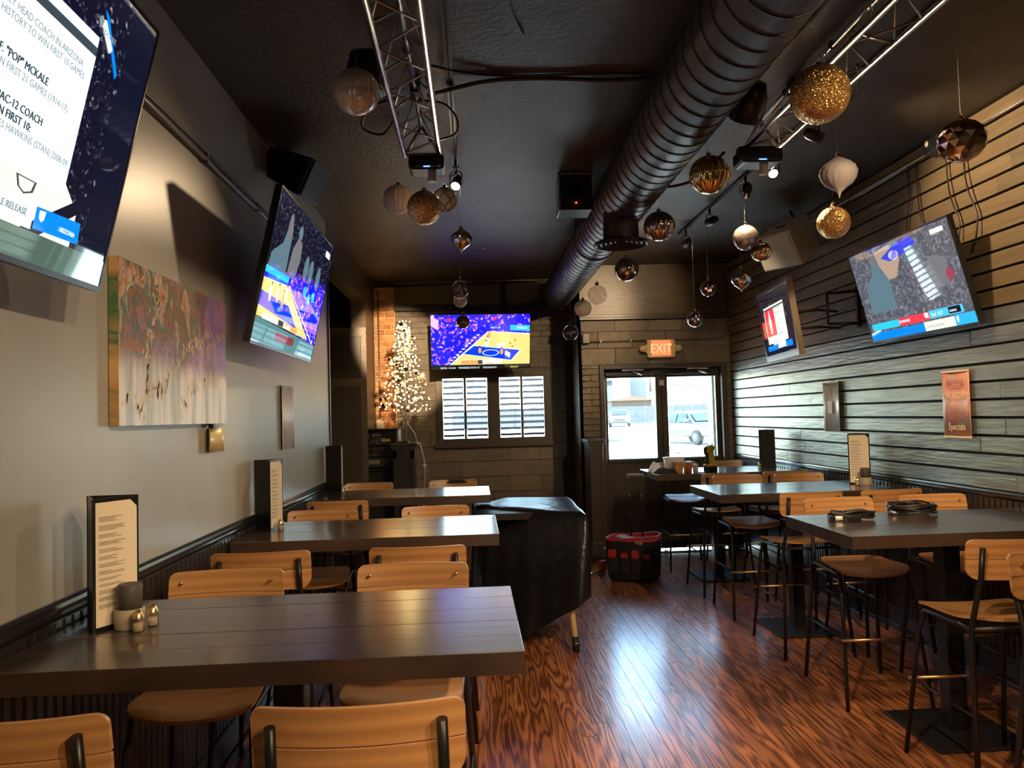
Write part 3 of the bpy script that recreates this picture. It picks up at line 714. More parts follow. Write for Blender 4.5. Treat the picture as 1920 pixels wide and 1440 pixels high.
# ------------------------------------------------------------------ covered table
ct = thing('covered_table', 'table draped with a black plastic cover near the farthest left table', 'table', (.40, 6.25, 0))
def cover():
    b = MB()
    top = [(.79, 5.52), (.815, 6.74), (.26, 6.78), (.0, 6.30)]
    N = 26; rim = []; 
    for i in range(4):
        a, c = Vector(top[i]), Vector(top[(i + 1) % 4])
        for k in range(N): rim.append(a.lerp(c, k / N))
    cen = sum(rim, Vector((0, 0))) / len(rim); m = len(rim)
    rows = []
    for s in (0, .25, .5, .75, .92, 1.0):
        rows.append([(cen.x + (p.x - cen.x) * s, cen.y + (p.y - cen.y) * s, .953 + .006 * math.sin(7 * p.x * s + 3) * math.sin(9 * p.y * s) - (.012 if s == 1 else 0)) for p in rim])
    def hem(i):
        s = i / N
        if s >= 3: w = (s - 3); return .02 if w < .45 else .02 + (.37 - .02) * ((w - .45) / .55) ** 1.1
        if s < 1: return .37 - .07 * s
        return .3 - .25 * min(1, (s - 1))
    for q in (.03, .12, .28, .45, .62, .8, .92, 1.0):
        row = []
        for i, p in enumerate(rim):
            d = (p - cen).normalized(); h = hem(i); z = .94 - (.94 - h) * q
            wv = .018 * q * math.sin(i * .55 + 2 * q) + .012 * q * math.sin(i * 1.3 + 1.0) + .01 * math.sin(i * .21 + 6 * q) * q
            out = .012 + wv + (.02 * math.sin(PI * q) if q < 1 else 0)
            bx_, by_ = 0, 0
            if i >= 3 * N: w_ = (i - 3 * N) / N; bg_ = .30 * q ** .8 * (1 - .62 * w_ ** 3) * min(1, w_ * 4 + .2); bx_, by_ = -.35 * bg_, -.94 * bg_
            row.append((p.x + d.x * out + bx_, p.y + d.y * out + by_, z))
        rows.append(row)
    V = [v for r_ in rows for v in r_]; F = []
    for j in range(1, len(rows) - 1):
        for i in range(m): F.append((j * m + i, (j + 1) * m + i, (j + 1) * m + (i + 1) % m, j * m + (i + 1) % m))
    F2 = [(i, m + i, m + (i + 1) % m, (i + 1) % m) for i in range(m)]
    V = [(x - .40, y - 6.25, z) for x, y, z in V]
    b.add(V, F2 + F, None, True); return b
cv = cover().build('plastic_cover', pbr('black_plastic_sheet', (.014, .013, .013), .30, bump=.5, bscale=9, spec=.6), ct)
M_leg = pbr('cream_leg_paint', (.62, .47, .25), .4)
for (x, y, dx, dy) in ((.64, 5.62, .04, -.17), (.66, 6.6, .05, .06)):
    lg = MB().tube([(x - .40, y - 6.25, .60), (x + dx - .40, y + dy - 6.25, .05)], .021, 12).build('leg', M_leg, ct)
    MB().tube([(x + dx * .93 - .40, y + dy * .93 - 6.25, .10), (x + dx * 1.0 - .40, y + dy * 1.0 - 6.25, .0)], .025, 12).build('leg_foot', M_rubber, lg)
MB().box((-.42, -.4, .88), (.33, .5, .93)).build('table_frame', M_black, ct)

# ------------------------------------------------------------------ tool bag
tg = thing('tool_bag', 'red and black rolling tool bag on the floor by the doors', 'tool bag', (1.56, 7.66, 0), -.45)
def bagring(z, k, n=28):
    P = rrect(.50 * k, .33 * k, .09, 6, -.25 * k, -.165 * k); return [(x, y, z) for x, y in P]
rows = [bagring(z, k) for z, k in ((.015, .90), (.05, .98), (.20, 1.02), (.41, 1.04))]
b = MB(); m = len(rows[0]); b.add([v for r_ in rows for v in r_], [(j * m + i, j * m + (i + 1) % m, (j + 1) * m + (i + 1) % m, (j + 1) * m + i) for j in range(3) for i in range(m)] + [tuple(reversed(range(m)))], None, True)
b.build('bag_body', pbr('black_nylon', (.014, .014, .015), .6, bump=.3, bscale=60), tg)
rows = [bagring(.405, 1.045), bagring(.425, 1.05), bagring(.43, 1.02), bagring(.42, .99), bagring(.30, .96), bagring(.16, .94)]
b = MB(); b.add([v for r_ in rows for v in r_], [(j * m + i, j * m + (i + 1) % m, (j + 1) * m + (i + 1) % m, (j + 1) * m + i) for j in range(5) for i in range(m)] + [tuple(5 * m + i for i in range(m))], None, True)
b.build('red_lining', M_red, tg)
MB().tube([(x, y, z + .43 + .02 * math.sin(9 * x)) for x, y, z in bagring(0, 1.03)], .010, 8, None, False, True).build('rim_piping', M_red, tg)
for k, (x, w) in enumerate(((-.17, .10), (-.05, .09), (.06, .09), (.17, .09))):
    MB().box((x - w / 2, -.19, .10), (x + w / 2, -.165, .27)).build('outer_pocket', pbr('black_nylon', (0, 0, 0)), tg, None, .01)
    MB().box((x - w / 2 + .008, -.200, .245), (x + w / 2 - .012, -.172, .325 - .03 * (k % 2))).build('pocket_flap', M_red, tg, None, .008)
MB().tube([(-.255, -.05, .26), (-.30, -.02, .30), (-.30, .05, .30), (-.255, .08, .26)], .012, 8).build('side_handle', M_grey, tg)
MB().box((-.2, -.06, .40), (.1, .04, .43), None, Euler((.1, .12, -.35)).to_matrix(), (.02, -.05, .0)).build('folded_papers', pbr('khaki_card', (.30, .26, .18), .7), tg, None, .004)
for x in (-.06, .06):
    MB().tube([(x, .15, .10), (x, .16, .7), (x, .165, 1.02)], [.011, .009, .008], 8).build('telescoping_rod', M_metal, tg)
    for z in (.62, .82): MB().sphere((x, .162, z), .013, 8, 6).build('rod_joint', M_alu, tg)
MB().tube([(-.085, .165, 1.0), (-.08, .165, 1.03), (.08, .165, 1.03), (.085, .165, 1.0)], .014, 8).build('pull_handle', M_grey, tg)
for x in (-.2, .2): MB().lathe([(.001, -.015), (.04, -.015), (.045, 0), (.04, .015), (.001, .015)], 16, None, None, True, Matrix.Translation((x, .17, .046)) @ Matrix.Rotation(PI / 2, 4, 'Y')).build('wheel', M_rubber, tg)
cl = thing('hand_clamp', 'orange and brown wooden-handled tool on floor against the wing wall', 'tool', (1.27, 7.98, 0), .6)
MB().tube([(-.05, 0, .03), (.05, 0, .03)], [.02, .026], 10).build('handle', M_amber, cl); MB().tube([(-.15, 0, .03), (-.05, 0, .03)], .010, 8).build('shaft', M_alu, cl)
MB().box((.0, -.03, .05), (.07, .03, .14)).build('head', M_orange, cl, None, .006)
# ------------------------------------------------------------------ ceiling: duct
dt = thing('spiral_duct', 'long black spiral ventilation duct running along the ceiling', 'duct', (1.10, 0, 3.19))
RD = .188; YX = Matrix.Rotation(-PI / 2, 4, 'X')
prof = []; y = -1.0
MB().lathe([(RD, -1.0), (RD, 9.60)], 64, None, None, True, YX).build('duct_tube', M_duct, dt)
MB().lathe([(RD + .012, 9.60), (RD + .012, 9.66)], 48, None, None, True, YX).lathe([(RD - .001, 9.60), (RD + .012, 9.60)], 48, None, None, False, YX).lathe([(.001, 9.66), (RD + .012, 9.66)], 48, None, None, False, YX).build('end_collar', M_duct, dt)
hel = []; pit = .125; nseg = 28
for k in range(int(10.5 / pit) * nseg):
    a = 2 * PI * k / nseg; hel.append(((RD + .001) * math.cos(a), -.95 + pit * k / nseg, (RD + .001) * math.sin(a)))
MB().tube(hel, .0045, 5, None).build('spiral_seam', pbr('seam_black', (.010, .009, .008), .5), dt)
for yy in (2.05, 6.6):
    MB().lathe([(RD + .001, -.03), (RD + .010, -.028), (RD + .010, .028), (RD + .001, .03)], 48, None, None, True, Matrix.Translation((0, yy, 0)) @ YX).build('joint_band', M_duct, dt)
    for s in (-1, 1): MB().tube([(s * .17, yy, .06), (s * .17, yy, .25)], .004, 6).build('hanger', M_metal, dt)
MB().box((-.19, 9.66, -.17), (.19, 9.98, .14)).build('end_boot', M_black, dt)
# diffuser below the duct
df = thing('ceiling_diffuser', 'round black ringed air diffuser hanging below the duct', 'air vent', (1.07, 5.32, 2.86))
MB().lathe([(.125, .25), (.125, .02), (.13, .0)], 32).build('collar', M_duct, df)
for k, r in enumerate((.185, .15, .115, .08, .045)):
    MB().lathe([(r, -.012 + .006 * k), (r - .004, -.016 + .006 * k), (r - .02, .012 + .006 * k), (r - .016, .014 + .006 * k), (r, -.012 + .006 * k)], 36).build('ring', M_duct, df)
MB().lathe([(.19, -.012), (.19, .004), (.125, .02)], 36).build('flange', M_duct, df)

# ------------------------------------------------------------------ trusses
def truss(x, z, y0, y1, label):
    t = thing('lighting_truss', label, 'truss', (x, 0, z)); s = .20; h = .17
    C = [(-s / 2, 0), (s / 2, 0), (0, h)]
    for cx, cz in C: MB().tube([(cx, y0, cz), (cx, y1, cz)], .0155, 14).build('chord', M_alu, t)
    L_ = .21; n = int((y1 - y0) / L_)
    for (a, c) in ((0, 1), (1, 2), (2, 0)):
        b = MB()
        for k in range(n):
            p, q = (C[a], C[c]) if k % 2 == 0 else (C[c], C[a])
            b.tube([(p[0], y1 - .04 - k * L_, p[1]), (q[0], y1 - .04 - (k + 1) * L_, q[1])], .0048, 6)
        b.build('lacing', pbr('aluminium_lacing', (.45, .40, .34), .35, metal=1), t)
    b = MB(); b.tube([(C[0][0], y1 - .01, 0), (C[1][0], y1 - .01, 0)], .008, 8); b.tube([(C[1][0], y1 - .01, 0), (0, y1 - .01, h)], .008, 8); b.tube([(0, y1 - .01, h), (C[0][0], y1 - .01, 0)], .008, 8)
    b.build('end_frame', M_alu, t)
    for yy in (y1 - .5, y1 - 2.2):
        MB().box((-.025, yy - .03, h - .02), (.025, yy + .03, ZC - z)).build('ceiling_clamp', M_metal, t)
    # zip ties / cables strapped to the top chord
    for k in range(4): MB().tube([(.02 * math.cos(a), y1 - .4 - .55 * k, h + .02 * math.sin(a)) for a in [2 * PI * q / 10 for q in range(10)]], .004, 5, None, False, True).build('cable_tie', M_rubber, t)
    return t
truss(-.26, 3.20, -1.5, 4.44, 'aluminium triangular truss with a black light on its end, left of the duct')
truss(1.77, 3.24, -1.5, 4.49, 'aluminium triangular truss on the slatted wall side of the duct')
def effect_light(c, label, w=.205):
    t = thing('effect_light', label, 'stage light', c)
    MB().prism(rrect(w, .085, (.025, .025, .012, .012), 4, -w / 2, -.045), -.09, .06, 'y').build('housing', M_plastic, t, None, .004)
    MB().box((-w * .40, -.094, -.034), (w * .40, -.088, -.026)).build('chrome_strip', M_chrome, t)
    MB().box((-w * .08, -.096, -.033), (w * .10, -.094, -.027)).build('blue_indicator', emit('blue_led', (.05, .12, 1), 4), t)
    MB().lathe([(.026, 0), (.024, -.02), (.032, -.05), (.028, -.056), (.001, -.05)], 18).build('lens_cone', pbr('pale_cone', (.45, .42, .36), .4), t, (.03, -.03, -.045))
    MB().box((-w * .45, -.03, .04), (w * .45, .03, .07)).build('yoke', M_metal, t)
    return t
effect_light((-.235, 4.47, 3.145), 'black effect light with blue indicator under the left truss end')
effect_light((1.735, 4.47, 3.165), 'black effect light with blue indicator under the truss near the slatted wall', .25)
def par(c, label, tgt):
    t = thing('par_can', label, 'stage light', mat4=aim(c, tgt))
    MB().lathe([(.001, .14), (.06, .13), (.085, .06), (.09, -.06), (.084, -.06), (.078, .05), (.001, .06)], 24).build('can', M_plastic, t)
    MB().tube([(.095 * math.cos(a), .0, .095 * math.sin(a) - .02) for a in [PI * k / 10 for k in range(11)]], .007, 6).build('yoke', M_metal, t)
    MB().lathe([(.001, -.02), (.076, -.02)], 24).build('lens', pbr('dark_lens', (.03, .03, .035), .15), t)
    return t
par((-.52, 2.62, 3.24), 'black par can clamped beside the left truss, cut by the top edge', (-.6, 1.2, 1.5))
par((-.46, 3.55, 3.25), 'black par can hanging behind the patterned glass ornament', (-.5, 5.5, 1.0))
par((1.5, 3.95, 3.27), 'black par can between the duct and the truss', (1.3, 6, 1))
# cable loops around the trusses
def cable(pts, r, label, mat=None, name='cable', n=6):
    # smooth path
    P = [Vector(p) for p in pts]; out = []
    for i in range(len(P) - 1):
        p0, p1, p2, p3 = P[max(i - 1, 0)], P[i], P[i + 1], P[min(i + 2, len(P) - 1)]
        for k in range(8):
            t = k / 8; out.append(.5 * ((2 * p1) + (p2 - p0) * t + (2 * p0 - 5 * p1 + 4 * p2 - p3) * t * t + (3 * p1 - p0 - 3 * p2 + p3) * t ** 3))
    out.append(P[-1]); o = MB().tube(out, r, n).build(name, mat or M_cable); return tag(o, label, 'cable')
zc = ZC
cable([(-.2, 4.05, zc - .05), (.1, 3.95, zc - .02), (.4, 3.92, zc - .018), (.75, 3.94, zc - .02), (1.0, 3.93, zc - .015)], .012, 'thick black cable bundle crossing the ceiling between truss and duct')
cable([(-.2, 3.75, zc - .02), (.05, 3.86, zc - .02), (.3, 3.90, zc - .012), (.7, 3.88, zc - .014), (1.0, 3.88, zc - .012)], .007, 'thin black cable beside the thick bundle on the ceiling')
cable([(-.36, 4.0, 3.36), (-.5, 3.95, 3.28), (-.55, 4.05, 3.22), (-.45, 4.12, 3.21), (-.36, 4.06, 3.3)], .007, 'drooping black cable loop left of the left truss')
cable([(-.25, 4.1, 3.385), (-.12, 4.11, 3.37), (-.05, 4.14, 3.30), (-.06, 4.2, 3.24), (-.155, 4.22, 3.21)], .006, 'small black cable loop right of the left truss')
cable([(1.55, 4.5, 3.22), (1.45, 4.75, 3.14), (1.30, 4.85, 3.12), (1.18, 4.9, 3.16)], .010, 'black cable sagging from the truss end towards the duct')
cable([(1.6, 4.3, 3.436), (1.56, 3.8, 3.436), (1.58, 3.3, 3.436), (1.55, 2.6, 3.436), (1.6, 2.0, 3.436)], .012, 'black cable run along the top of the truss near the slatted wall')
cable([(1.88, 3.9, 3.38), (1.98, 3.95, 3.30), (2.02, 3.8, 3.28), (1.92, 3.6, 3.34)], .007, 'black cable loop hanging from the truss near the slatted wall')
cable([(-.1, 2.3, zc - .01), (.12, 2.45, zc - .008), (.22, 2.8, zc - .006), (.2, 3.2, zc - .008), (.28, 3.5, zc - .006)], .004, 'thin dark wire wandering over the ceiling')
# ------------------------------------------------------------------ tracks and track heads
def track(x, y0, y1, label):
    t = thing('light_track', label, 'track', (x, 0, ZC))
    MB().box((-.018, y0, -.022), (.018, y1, 0)).build('rail', M_metal, t); MB().box((-.004, y0, -.024), (.004, y1, -.02)).build('slot', M_gap, t)
    for e in (y0, y1): MB().box((-.022, e - .03, -.028), (.022, e + .03, 0)).build('end_feed', M_metal, t, None, .004)
track(-.08, -2.6, 5.35, 'black light track on the ceiling left of the duct')
track(2.09, -2.6, 7.45, 'black light track on the ceiling by the slatted wall')
WARM = (1.0, .71, .42)
def head(loc, target, power, label, size=75, blend=.6, lit=True, rad=.035):
    t = thing('track_spotlight', label, 'spotlight', mat4=aim(loc, target), group='black track spotlights')
    MB().lathe([(.001, .085), (.022, .082), (.034, .05), (.036, -.03), (.032, -.03), (.029, .04), (.001, .04)], 20).build('can', M_metal, t)
    MB().lathe([(.001, -.006), (.030, -.008), (.001, -.0081)], 20).build('lens', emit('warm_lamp_lens', (1, .72, .42), 30) if lit else pbr('dark_lens', (0, 0, 0)), t)
    inv = t.matrix_world.to_3x3().inverted(); top = inv @ (Vector((loc[0], loc[1], ZC - .022)) - Vector(loc))
    side = Vector((1, 0, 0)) * .042
    MB().tube([tuple(side), tuple(side + top * .45), tuple(top * .6), tuple(-side + top * .45), tuple(-side)], .005, 6).build('yoke', M_metal, t)
    MB().tube([tuple(top * .58), tuple(top)], .010, 8).build('stem', M_metal, t)
    if lit:
        l = bpy.data.lights.new('lamp', 'SPOT'); l.energy = power; l.color = WARM; l.spot_size = math.radians(size); l.spot_blend = blend; l.shadow_soft_size = rad
        o = bpy.data.objects.new('lamp', l); COL.objects.link(o); o.parent = t; o.location = (0, 0, -.05)
    return t
head((-.08, 5.16, 3.24), (-.62, 2.2, 1.0), 60, 'lit track spotlight left of the duct, shining towards the camera', 85)
head((2.09, 5.10, 3.28), (1.25, 1.6, .9), 90, 'lit track spotlight glowing beyond the truss near the slatted wall', 85)
head((2.09, 5.62, 3.30), (2.6, 8.6, 1.2), 45, 'black track spotlight turned away, beside the glowing one', 60)
head((2.09, 7.25, 3.28), (1.75, 9.1, 2.95), 26, 'small black track spotlight aimed at the wall over the doors', 62)
head((-.08, 5.33, 3.30), (-1.0, 10, 2.35), 1100, 'black track spotlight behind the lit one, aimed at the brick pier', 19, .4)
head((2.09, 6.5, 3.30), (.1, 10, 2.6), 120, 'added black track spotlight over the aisle end, brightening the far television wall', 62)  # extra lamp, added to lift the otherwise dark back wall
head((2.09, 4.42, 3.28), (3.1, 4.30, 2.75), 44, 'track spotlight beside the truss aimed at the tilted television and slats', 105)
for x, y, tx, ty, tz, p, w in ((2.09, 1.0, -1.0, 4.6, .75, 125, 'second taupe-wall table'), (2.09, -.4, -1.1, 2.9, .7, 130, 'painting'), (2.09, -1.6, -.5, 2.2, .8, 115, 'nearest taupe-wall table'),
                               (-.08, 1.1, 2.4, 3.6, .6, 135, 'cable-coil table'), (-.08, -.5, 1.6, 2.4, .0, 150, 'aisle floor'), (2.09, 2.2, 2.6, 5.9, 1.0, 80, 'middle slatted-wall table'), (2.09, 1.6, 1.2, 6.6, .3, 110, 'floor before the doors')):
    head((x, y, 3.28), (tx, ty, tz), p, 'track spotlight out of view, aimed at the ' + w, 58)
# ------------------------------------------------------------------ loudspeakers and boxes near the ceiling
sp = thing('loudspeaker', 'black loudspeaker in the corner above the second left television', 'loudspeaker', mat4=aim((-1.12, 5.0, 3.28), (.3, 4.6, 2.55)))
MB().prism([(-.13, -.16), (.13, -.16), (.09, .16), (-.09, .16)], -.14, .14, 'x').build('cabinet', M_plastic, sp, None, .02)
MB().box((-.12, -.12, -.172), (.12, .12, -.16)).build('grille', pbr('speaker_grille', (.04, .038, .05), .35, bump=.3, bscale=200), sp, None, .01)
MB().tube([(0, .05, .16), (-.1, .1, .22)], .012, 8).build('bracket', M_metal, sp)
M_beige = pbr('beige_speaker_paint', (.70, .62, .46), .5)
sp = thing('loudspeaker', 'large beige loudspeaker hung between the slatted wall and ceiling', 'loudspeaker', mat4=aim((2.80, 6.55, 3.12), (1.6, 5.9, 2.3)))
MB().prism([(-.20, -.20), (.20, -.20), (.13, .20), (-.13, .20)], -.16, .16, 'y').build('cabinet', M_beige, sp, None, .015)
MB().box((-.185, -.145, -.212), (.185, .145, -.20)).build('grille', pbr('beige_grille', (.70, .69, .60), .6, bump=.3, bscale=250), sp, None, .006)
MB().prism(rrect(.10, .05, .02, 4, -.05, -.05), -.166, -.158, 'y').build('handle_recess', pbr('brown_recess', (.12, .075, .035), .6), sp)
MB().prism(rrect(.10, .05, .02, 4, -.05, -.05), .158, .166, 'y').build('handle_recess', pbr('brown_recess', (0, 0, 0)), sp)
MB().tube([(0, .1, .19), (.1, .2, .3)], .012, 8).build('bracket', M_metal, sp)
sp = thing('amplifier_box', 'black metal-edged box with a red light fixed to ceiling by the duct', 'amplifier', (.775, 5.6, 3.289))
MB().box((-.11, -.1, -.135), (.13, .15, .15)).build('case', M_plastic, sp, None, .006)
MB().box((-.12, -.11, .12), (.14, -.1, .135)).box((-.12, -.11, -.14), (-.105, -.1, .135)).build('metal_edge', M_alu, sp)
MB().lathe([(.001, 0), (.06, 0), (.07, -.01), (.075, 0)], 24, None, None, True, Matrix.Translation((0, -.1, .0)) @ Matrix.Rotation(PI / 2, 4, 'X')).build('dial_ring', M_grey, sp)
MB().sphere((.01, -.104, -.085), .007, 8, 6).build('red_light', emit('red_led', (1, .03, .01), 6), sp)
o = MB().box((-.02, -.02, -.01), (.02, .02, 0)).build('smoke_sensor', M_white, None, (.15, 8.0, ZC), .003); tag(o, 'tiny white sensor stuck on the black ceiling', 'sensor')
# conduits
def conduit(pts, r, label, mat, clips=0):
    t = thing('conduit', label, 'conduit')
    MB().tube(pts, r, 8).build('pipe', mat, t)
    a, c = Vector(pts[0]), Vector(pts[-1])
    for k in range(clips):
        p = a.lerp(c, (k + .5) / clips); MB().box((p.x - .012, p.y - .01, p.z - .018), (p.x + .012, p.y + .01, p.z + .03)).build('clip', mat, t)
    return t
M_pipe = pbr('brown_painted_pipe', (.085, .065, .042), .3, spec=.6)
conduit([(XL + .018, -2, 2.945), (XL + .018, 6.8, 2.945)], .014, 'pair of painted pipes along the taupe wall, lower pipe', M_pipe, 10)
conduit([(XL + .012, -2, 2.985), (XL + .012, 6.8, 2.985)], .007, 'pair of painted pipes along the taupe wall, thin upper pipe', M_black, 0)
conduit([(XR - .035, 1.8, 3.335), (XR - .035, 9.0, 3.335)], .012, 'metal conduit along the top of the slatted wall', M_pipe, 6)
conduit([(1.36, YD - .03, 2.52), (2.08, YD - .03, 2.525)], .010, 'short conduit left of the exit sign', M_pipe, 2)
conduit([(2.42, YD - .03, 2.525), (2.98, YD - .03, 2.53), (3.06, YD - .03, 2.58), (3.075, YD - .03, 2.7), (3.075, YD - .03, 3.3)], .010, 'conduit curving up right of the exit sign', M_pipe, 0)
jb = thing('junction_box', 'painted junction box on the wall left of the exit sign', 'junction box', (1.36, YD - .012, 2.56)); MB().box((-.045, -.05, -.06), (.045, 0, .06)).build('box_body', M_pipe, jb, None, .006)
MB().box((-.04, -.056, -.055), (.04, -.05, .055)).build('cover_plate', M_pipe, jb, None, .004)
conduit([(-1.20, YW - .04, 3.33), (-1.20, YW - .04, .9)], .012, 'vertical painted pipe beside the brick pier', M_pipe, 0)
conduit([(-1.235, YW - .05, 3.38), (1.0, YW - .05, 3.42)], .012, 'horizontal pipe along the back wall under the ceiling', M_black, 0)
conduit([(.42, YW - .09, 3.40), (.42, YW - .09, 3.0)], .03, 'short black pipe dropping behind the far television', M_black, 0)
cb = thing('connector_box', 'black box with pale round plate at the slatted wall top', 'junction box', (XR - .1, 4.72, 3.34))
MB().box((-.03, -.11, -.05), (.07, .11, .05)).build('box_body', M_plastic, cb, None, .006); MB().lathe([(.001, 0), (.02, 0), (.018, -.004), (.001, -.004)], 14, None, None, True, Matrix.Translation((-.031, .07, .02)) @ Matrix.Rotation(PI / 2, 4, 'Y')).build('round_plate', M_white, cb)

# ------------------------------------------------------------------ hanging ornaments
GOLDG = glitter('gold_glitter', (.80, .46, .15))
M_mir = pbr('smoky_mirror', (.55, .42, .34), .05, metal=1); M_silver = pbr('silver_mirror', (.75, .73, .72), .06, metal=1)
M_gold = pbr('gold_mirror', (.78, .55, .26), .09, metal=1); M_pearl = pbr('matte_white_ornament', (.78, .68, .54), .55); M_greyo = pbr('matte_grey_ornament', (.34, .30, .29), .6)
M_pinkg = pbr('pinkish_mercury_glass', (.46, .36, .33), .16, metal=.6, bump=.4, bscale=20); M_cut = pbr('pale_cut_glass', (.72, .62, .57), .22, metal=.25, spec=.8)
def ornament(kind, D, c, label):
    t = thing('bauble', label, 'ornament', c, 0, 'hanging ornaments'); r = D / 2
    sp_ = [(max(.0005, r * math.sin(PI * k / 20)), -r * math.cos(PI * k / 20)) for k in range(21)]
    mats = {'glitter': GOLDG, 'gold_glitter': GOLDG, 'mirror': M_mir, 'silver': M_silver, 'white': M_pearl, 'grey': M_greyo, 'clear': M_bulbglass, 'pink': M_pinkg, 'gold': M_gold, 'pale': M_cut}
    base, _, mt = kind.partition(':'); mat = mats[mt]
    if base == 'ball': MB().lathe(sp_, 32).build('ball', mat, t)
    elif base == 'rib': MB().lathe(sp_, 72, None, lambda q, z, a: q * (1 + .045 * math.cos(18 * a))).build('ball', mat, t)
    elif base == 'twist': MB().lathe(sp_, 72, None, lambda q, z, a: q * (1 + .05 * math.cos(14 * (a + 2.2 * z / D)))).build('ball', mat, t)
    elif base == 'facet':
        b = MB(); R_, Q_ = 9, 14; V = [(0, 0, -r * .92)]
        for i in range(1, R_):
            th = PI * i / R_
            for k in range(Q_): aa = 2 * PI * (k + .5 * (i % 2)) / Q_; V.append((r * math.sin(th) * math.cos(aa), r * math.sin(th) * math.sin(aa), -r * .92 * math.cos(th)))
        V.append((0, 0, r * .92)); F = [(0, 1 + (k + 1) % Q_, 1 + k) for k in range(Q_)]
        for i in range(1, R_ - 1):
            o0, o1 = 1 + (i - 1) * Q_, 1 + i * Q_
            for k in range(Q_):
                k1 = (k + 1) % Q_
                F += [(o0 + k, o0 + k1, o1 + k1), (o0 + k, o1 + k1, o1 + k)] if i % 2 == 0 and False else ([(o0 + k, o0 + k1, o1 + (k1 if i % 2 else k)), (o0 + (k1 if not i % 2 else k), o1 + k1, o1 + k)] if i % 2 else [(o0 + k, o0 + k1, o1 + k), (o0 + k1, o1 + k1, o1 + k)])
        o0 = 1 + (R_ - 2) * Q_; F += [(o0 + k, o0 + (k + 1) % Q_, len(V) - 1) for k in range(Q_)]
        b.add(V, F, None, False).build('ball', mat, t)
    elif base == 'cut':
        MB().lathe([(max(.0005, r * math.sin(PI * k / 48)), -r * math.cos(PI * k / 48)) for k in range(49)], 96, None, lambda q, z, a: q * (1 - .035 * max(0, 1 - 5 * min(abs(math.sin(4 * a)), abs(math.sin(4.2 * z / r + .6)))) + .02 * abs(math.sin(4 * a) * math.sin(4.2 * z / r + .6)))).build('ball', mat, t)
    elif base == 'disco': MB().lathe([(max(.0005, r * math.sin(PI * k / 12)), -r * math.cos(PI * k / 12)) for k in range(13)], 22, None, None, False).build('ball', mat, t)
    elif base == 'net':
        MB().lathe(sp_, 32).build('ball', mat, t)
        b = MB()
        for s in (-1, 1):
            for k in range(6):
                b.tube([((r + .001) * math.sin(PI * q / 16) * math.cos(k * PI / 3 + s * q * .16), (r + .001) * math.sin(PI * q / 16) * math.sin(k * PI / 3 + s * q * .16), -(r + .001) * math.cos(PI * q / 16)) for q in range(1, 16)], .0028, 5)
        b.build('net_lines', pbr('brown_cord', (.12, .07, .03), .7), t)
    elif base == 'onion':
        pr_ = [(.0006, -1.35), (.05, -1.2), (.12, -1.0), (.35, -.8), (.72, -.52), (.95, -.15), (1.0, .15), (.92, .42), (.7, .66), (.45, .82), (.25, .95), (.14, 1.0), (.12, 1.06)]
        pr_ = [(a * r, b_ * r) for a, b_ in pr_]
        MB().lathe(pr_, 72, None, lambda q, z, a: q * (1 + (.05 if q > .2 * r else 0) * math.cos(16 * (a + 1.6 * z / D)))).build('ball', mat, t)
    top = r * (.93 if base == 'facet' else 1.0) if base != 'onion' else r * 1.04
    MB().lathe([(.013, top - .004), (.013, top + .014), (.006, top + .017), (.001, top + .017)], 12).build('cap', M_gold if mt != 'white' else M_metal, t)
    MB().tube([(.007 * math.cos(a), 0, top + .022 + .007 * math.sin(a)) for a in [2 * PI * k / 10 for k in range(10)]], .0015, 5, None, False, True).build('ring', M_gold, t)
    hang = ZC - c[2]; dx = abs(c[0] - 1.10)
    if abs(c[0] + .26) < .1 and c[1] < 4.49: hang = 3.2 - c[2]
    if dx < RD: hang = 3.19 - math.sqrt(RD * RD - dx * dx) - c[2] + .03
    MB().tube([(0, 0, top + .028), (0, 0, hang)], .0009, 4).build('string', pbr('fishing_line', (.30, .28, .25), .4), t)
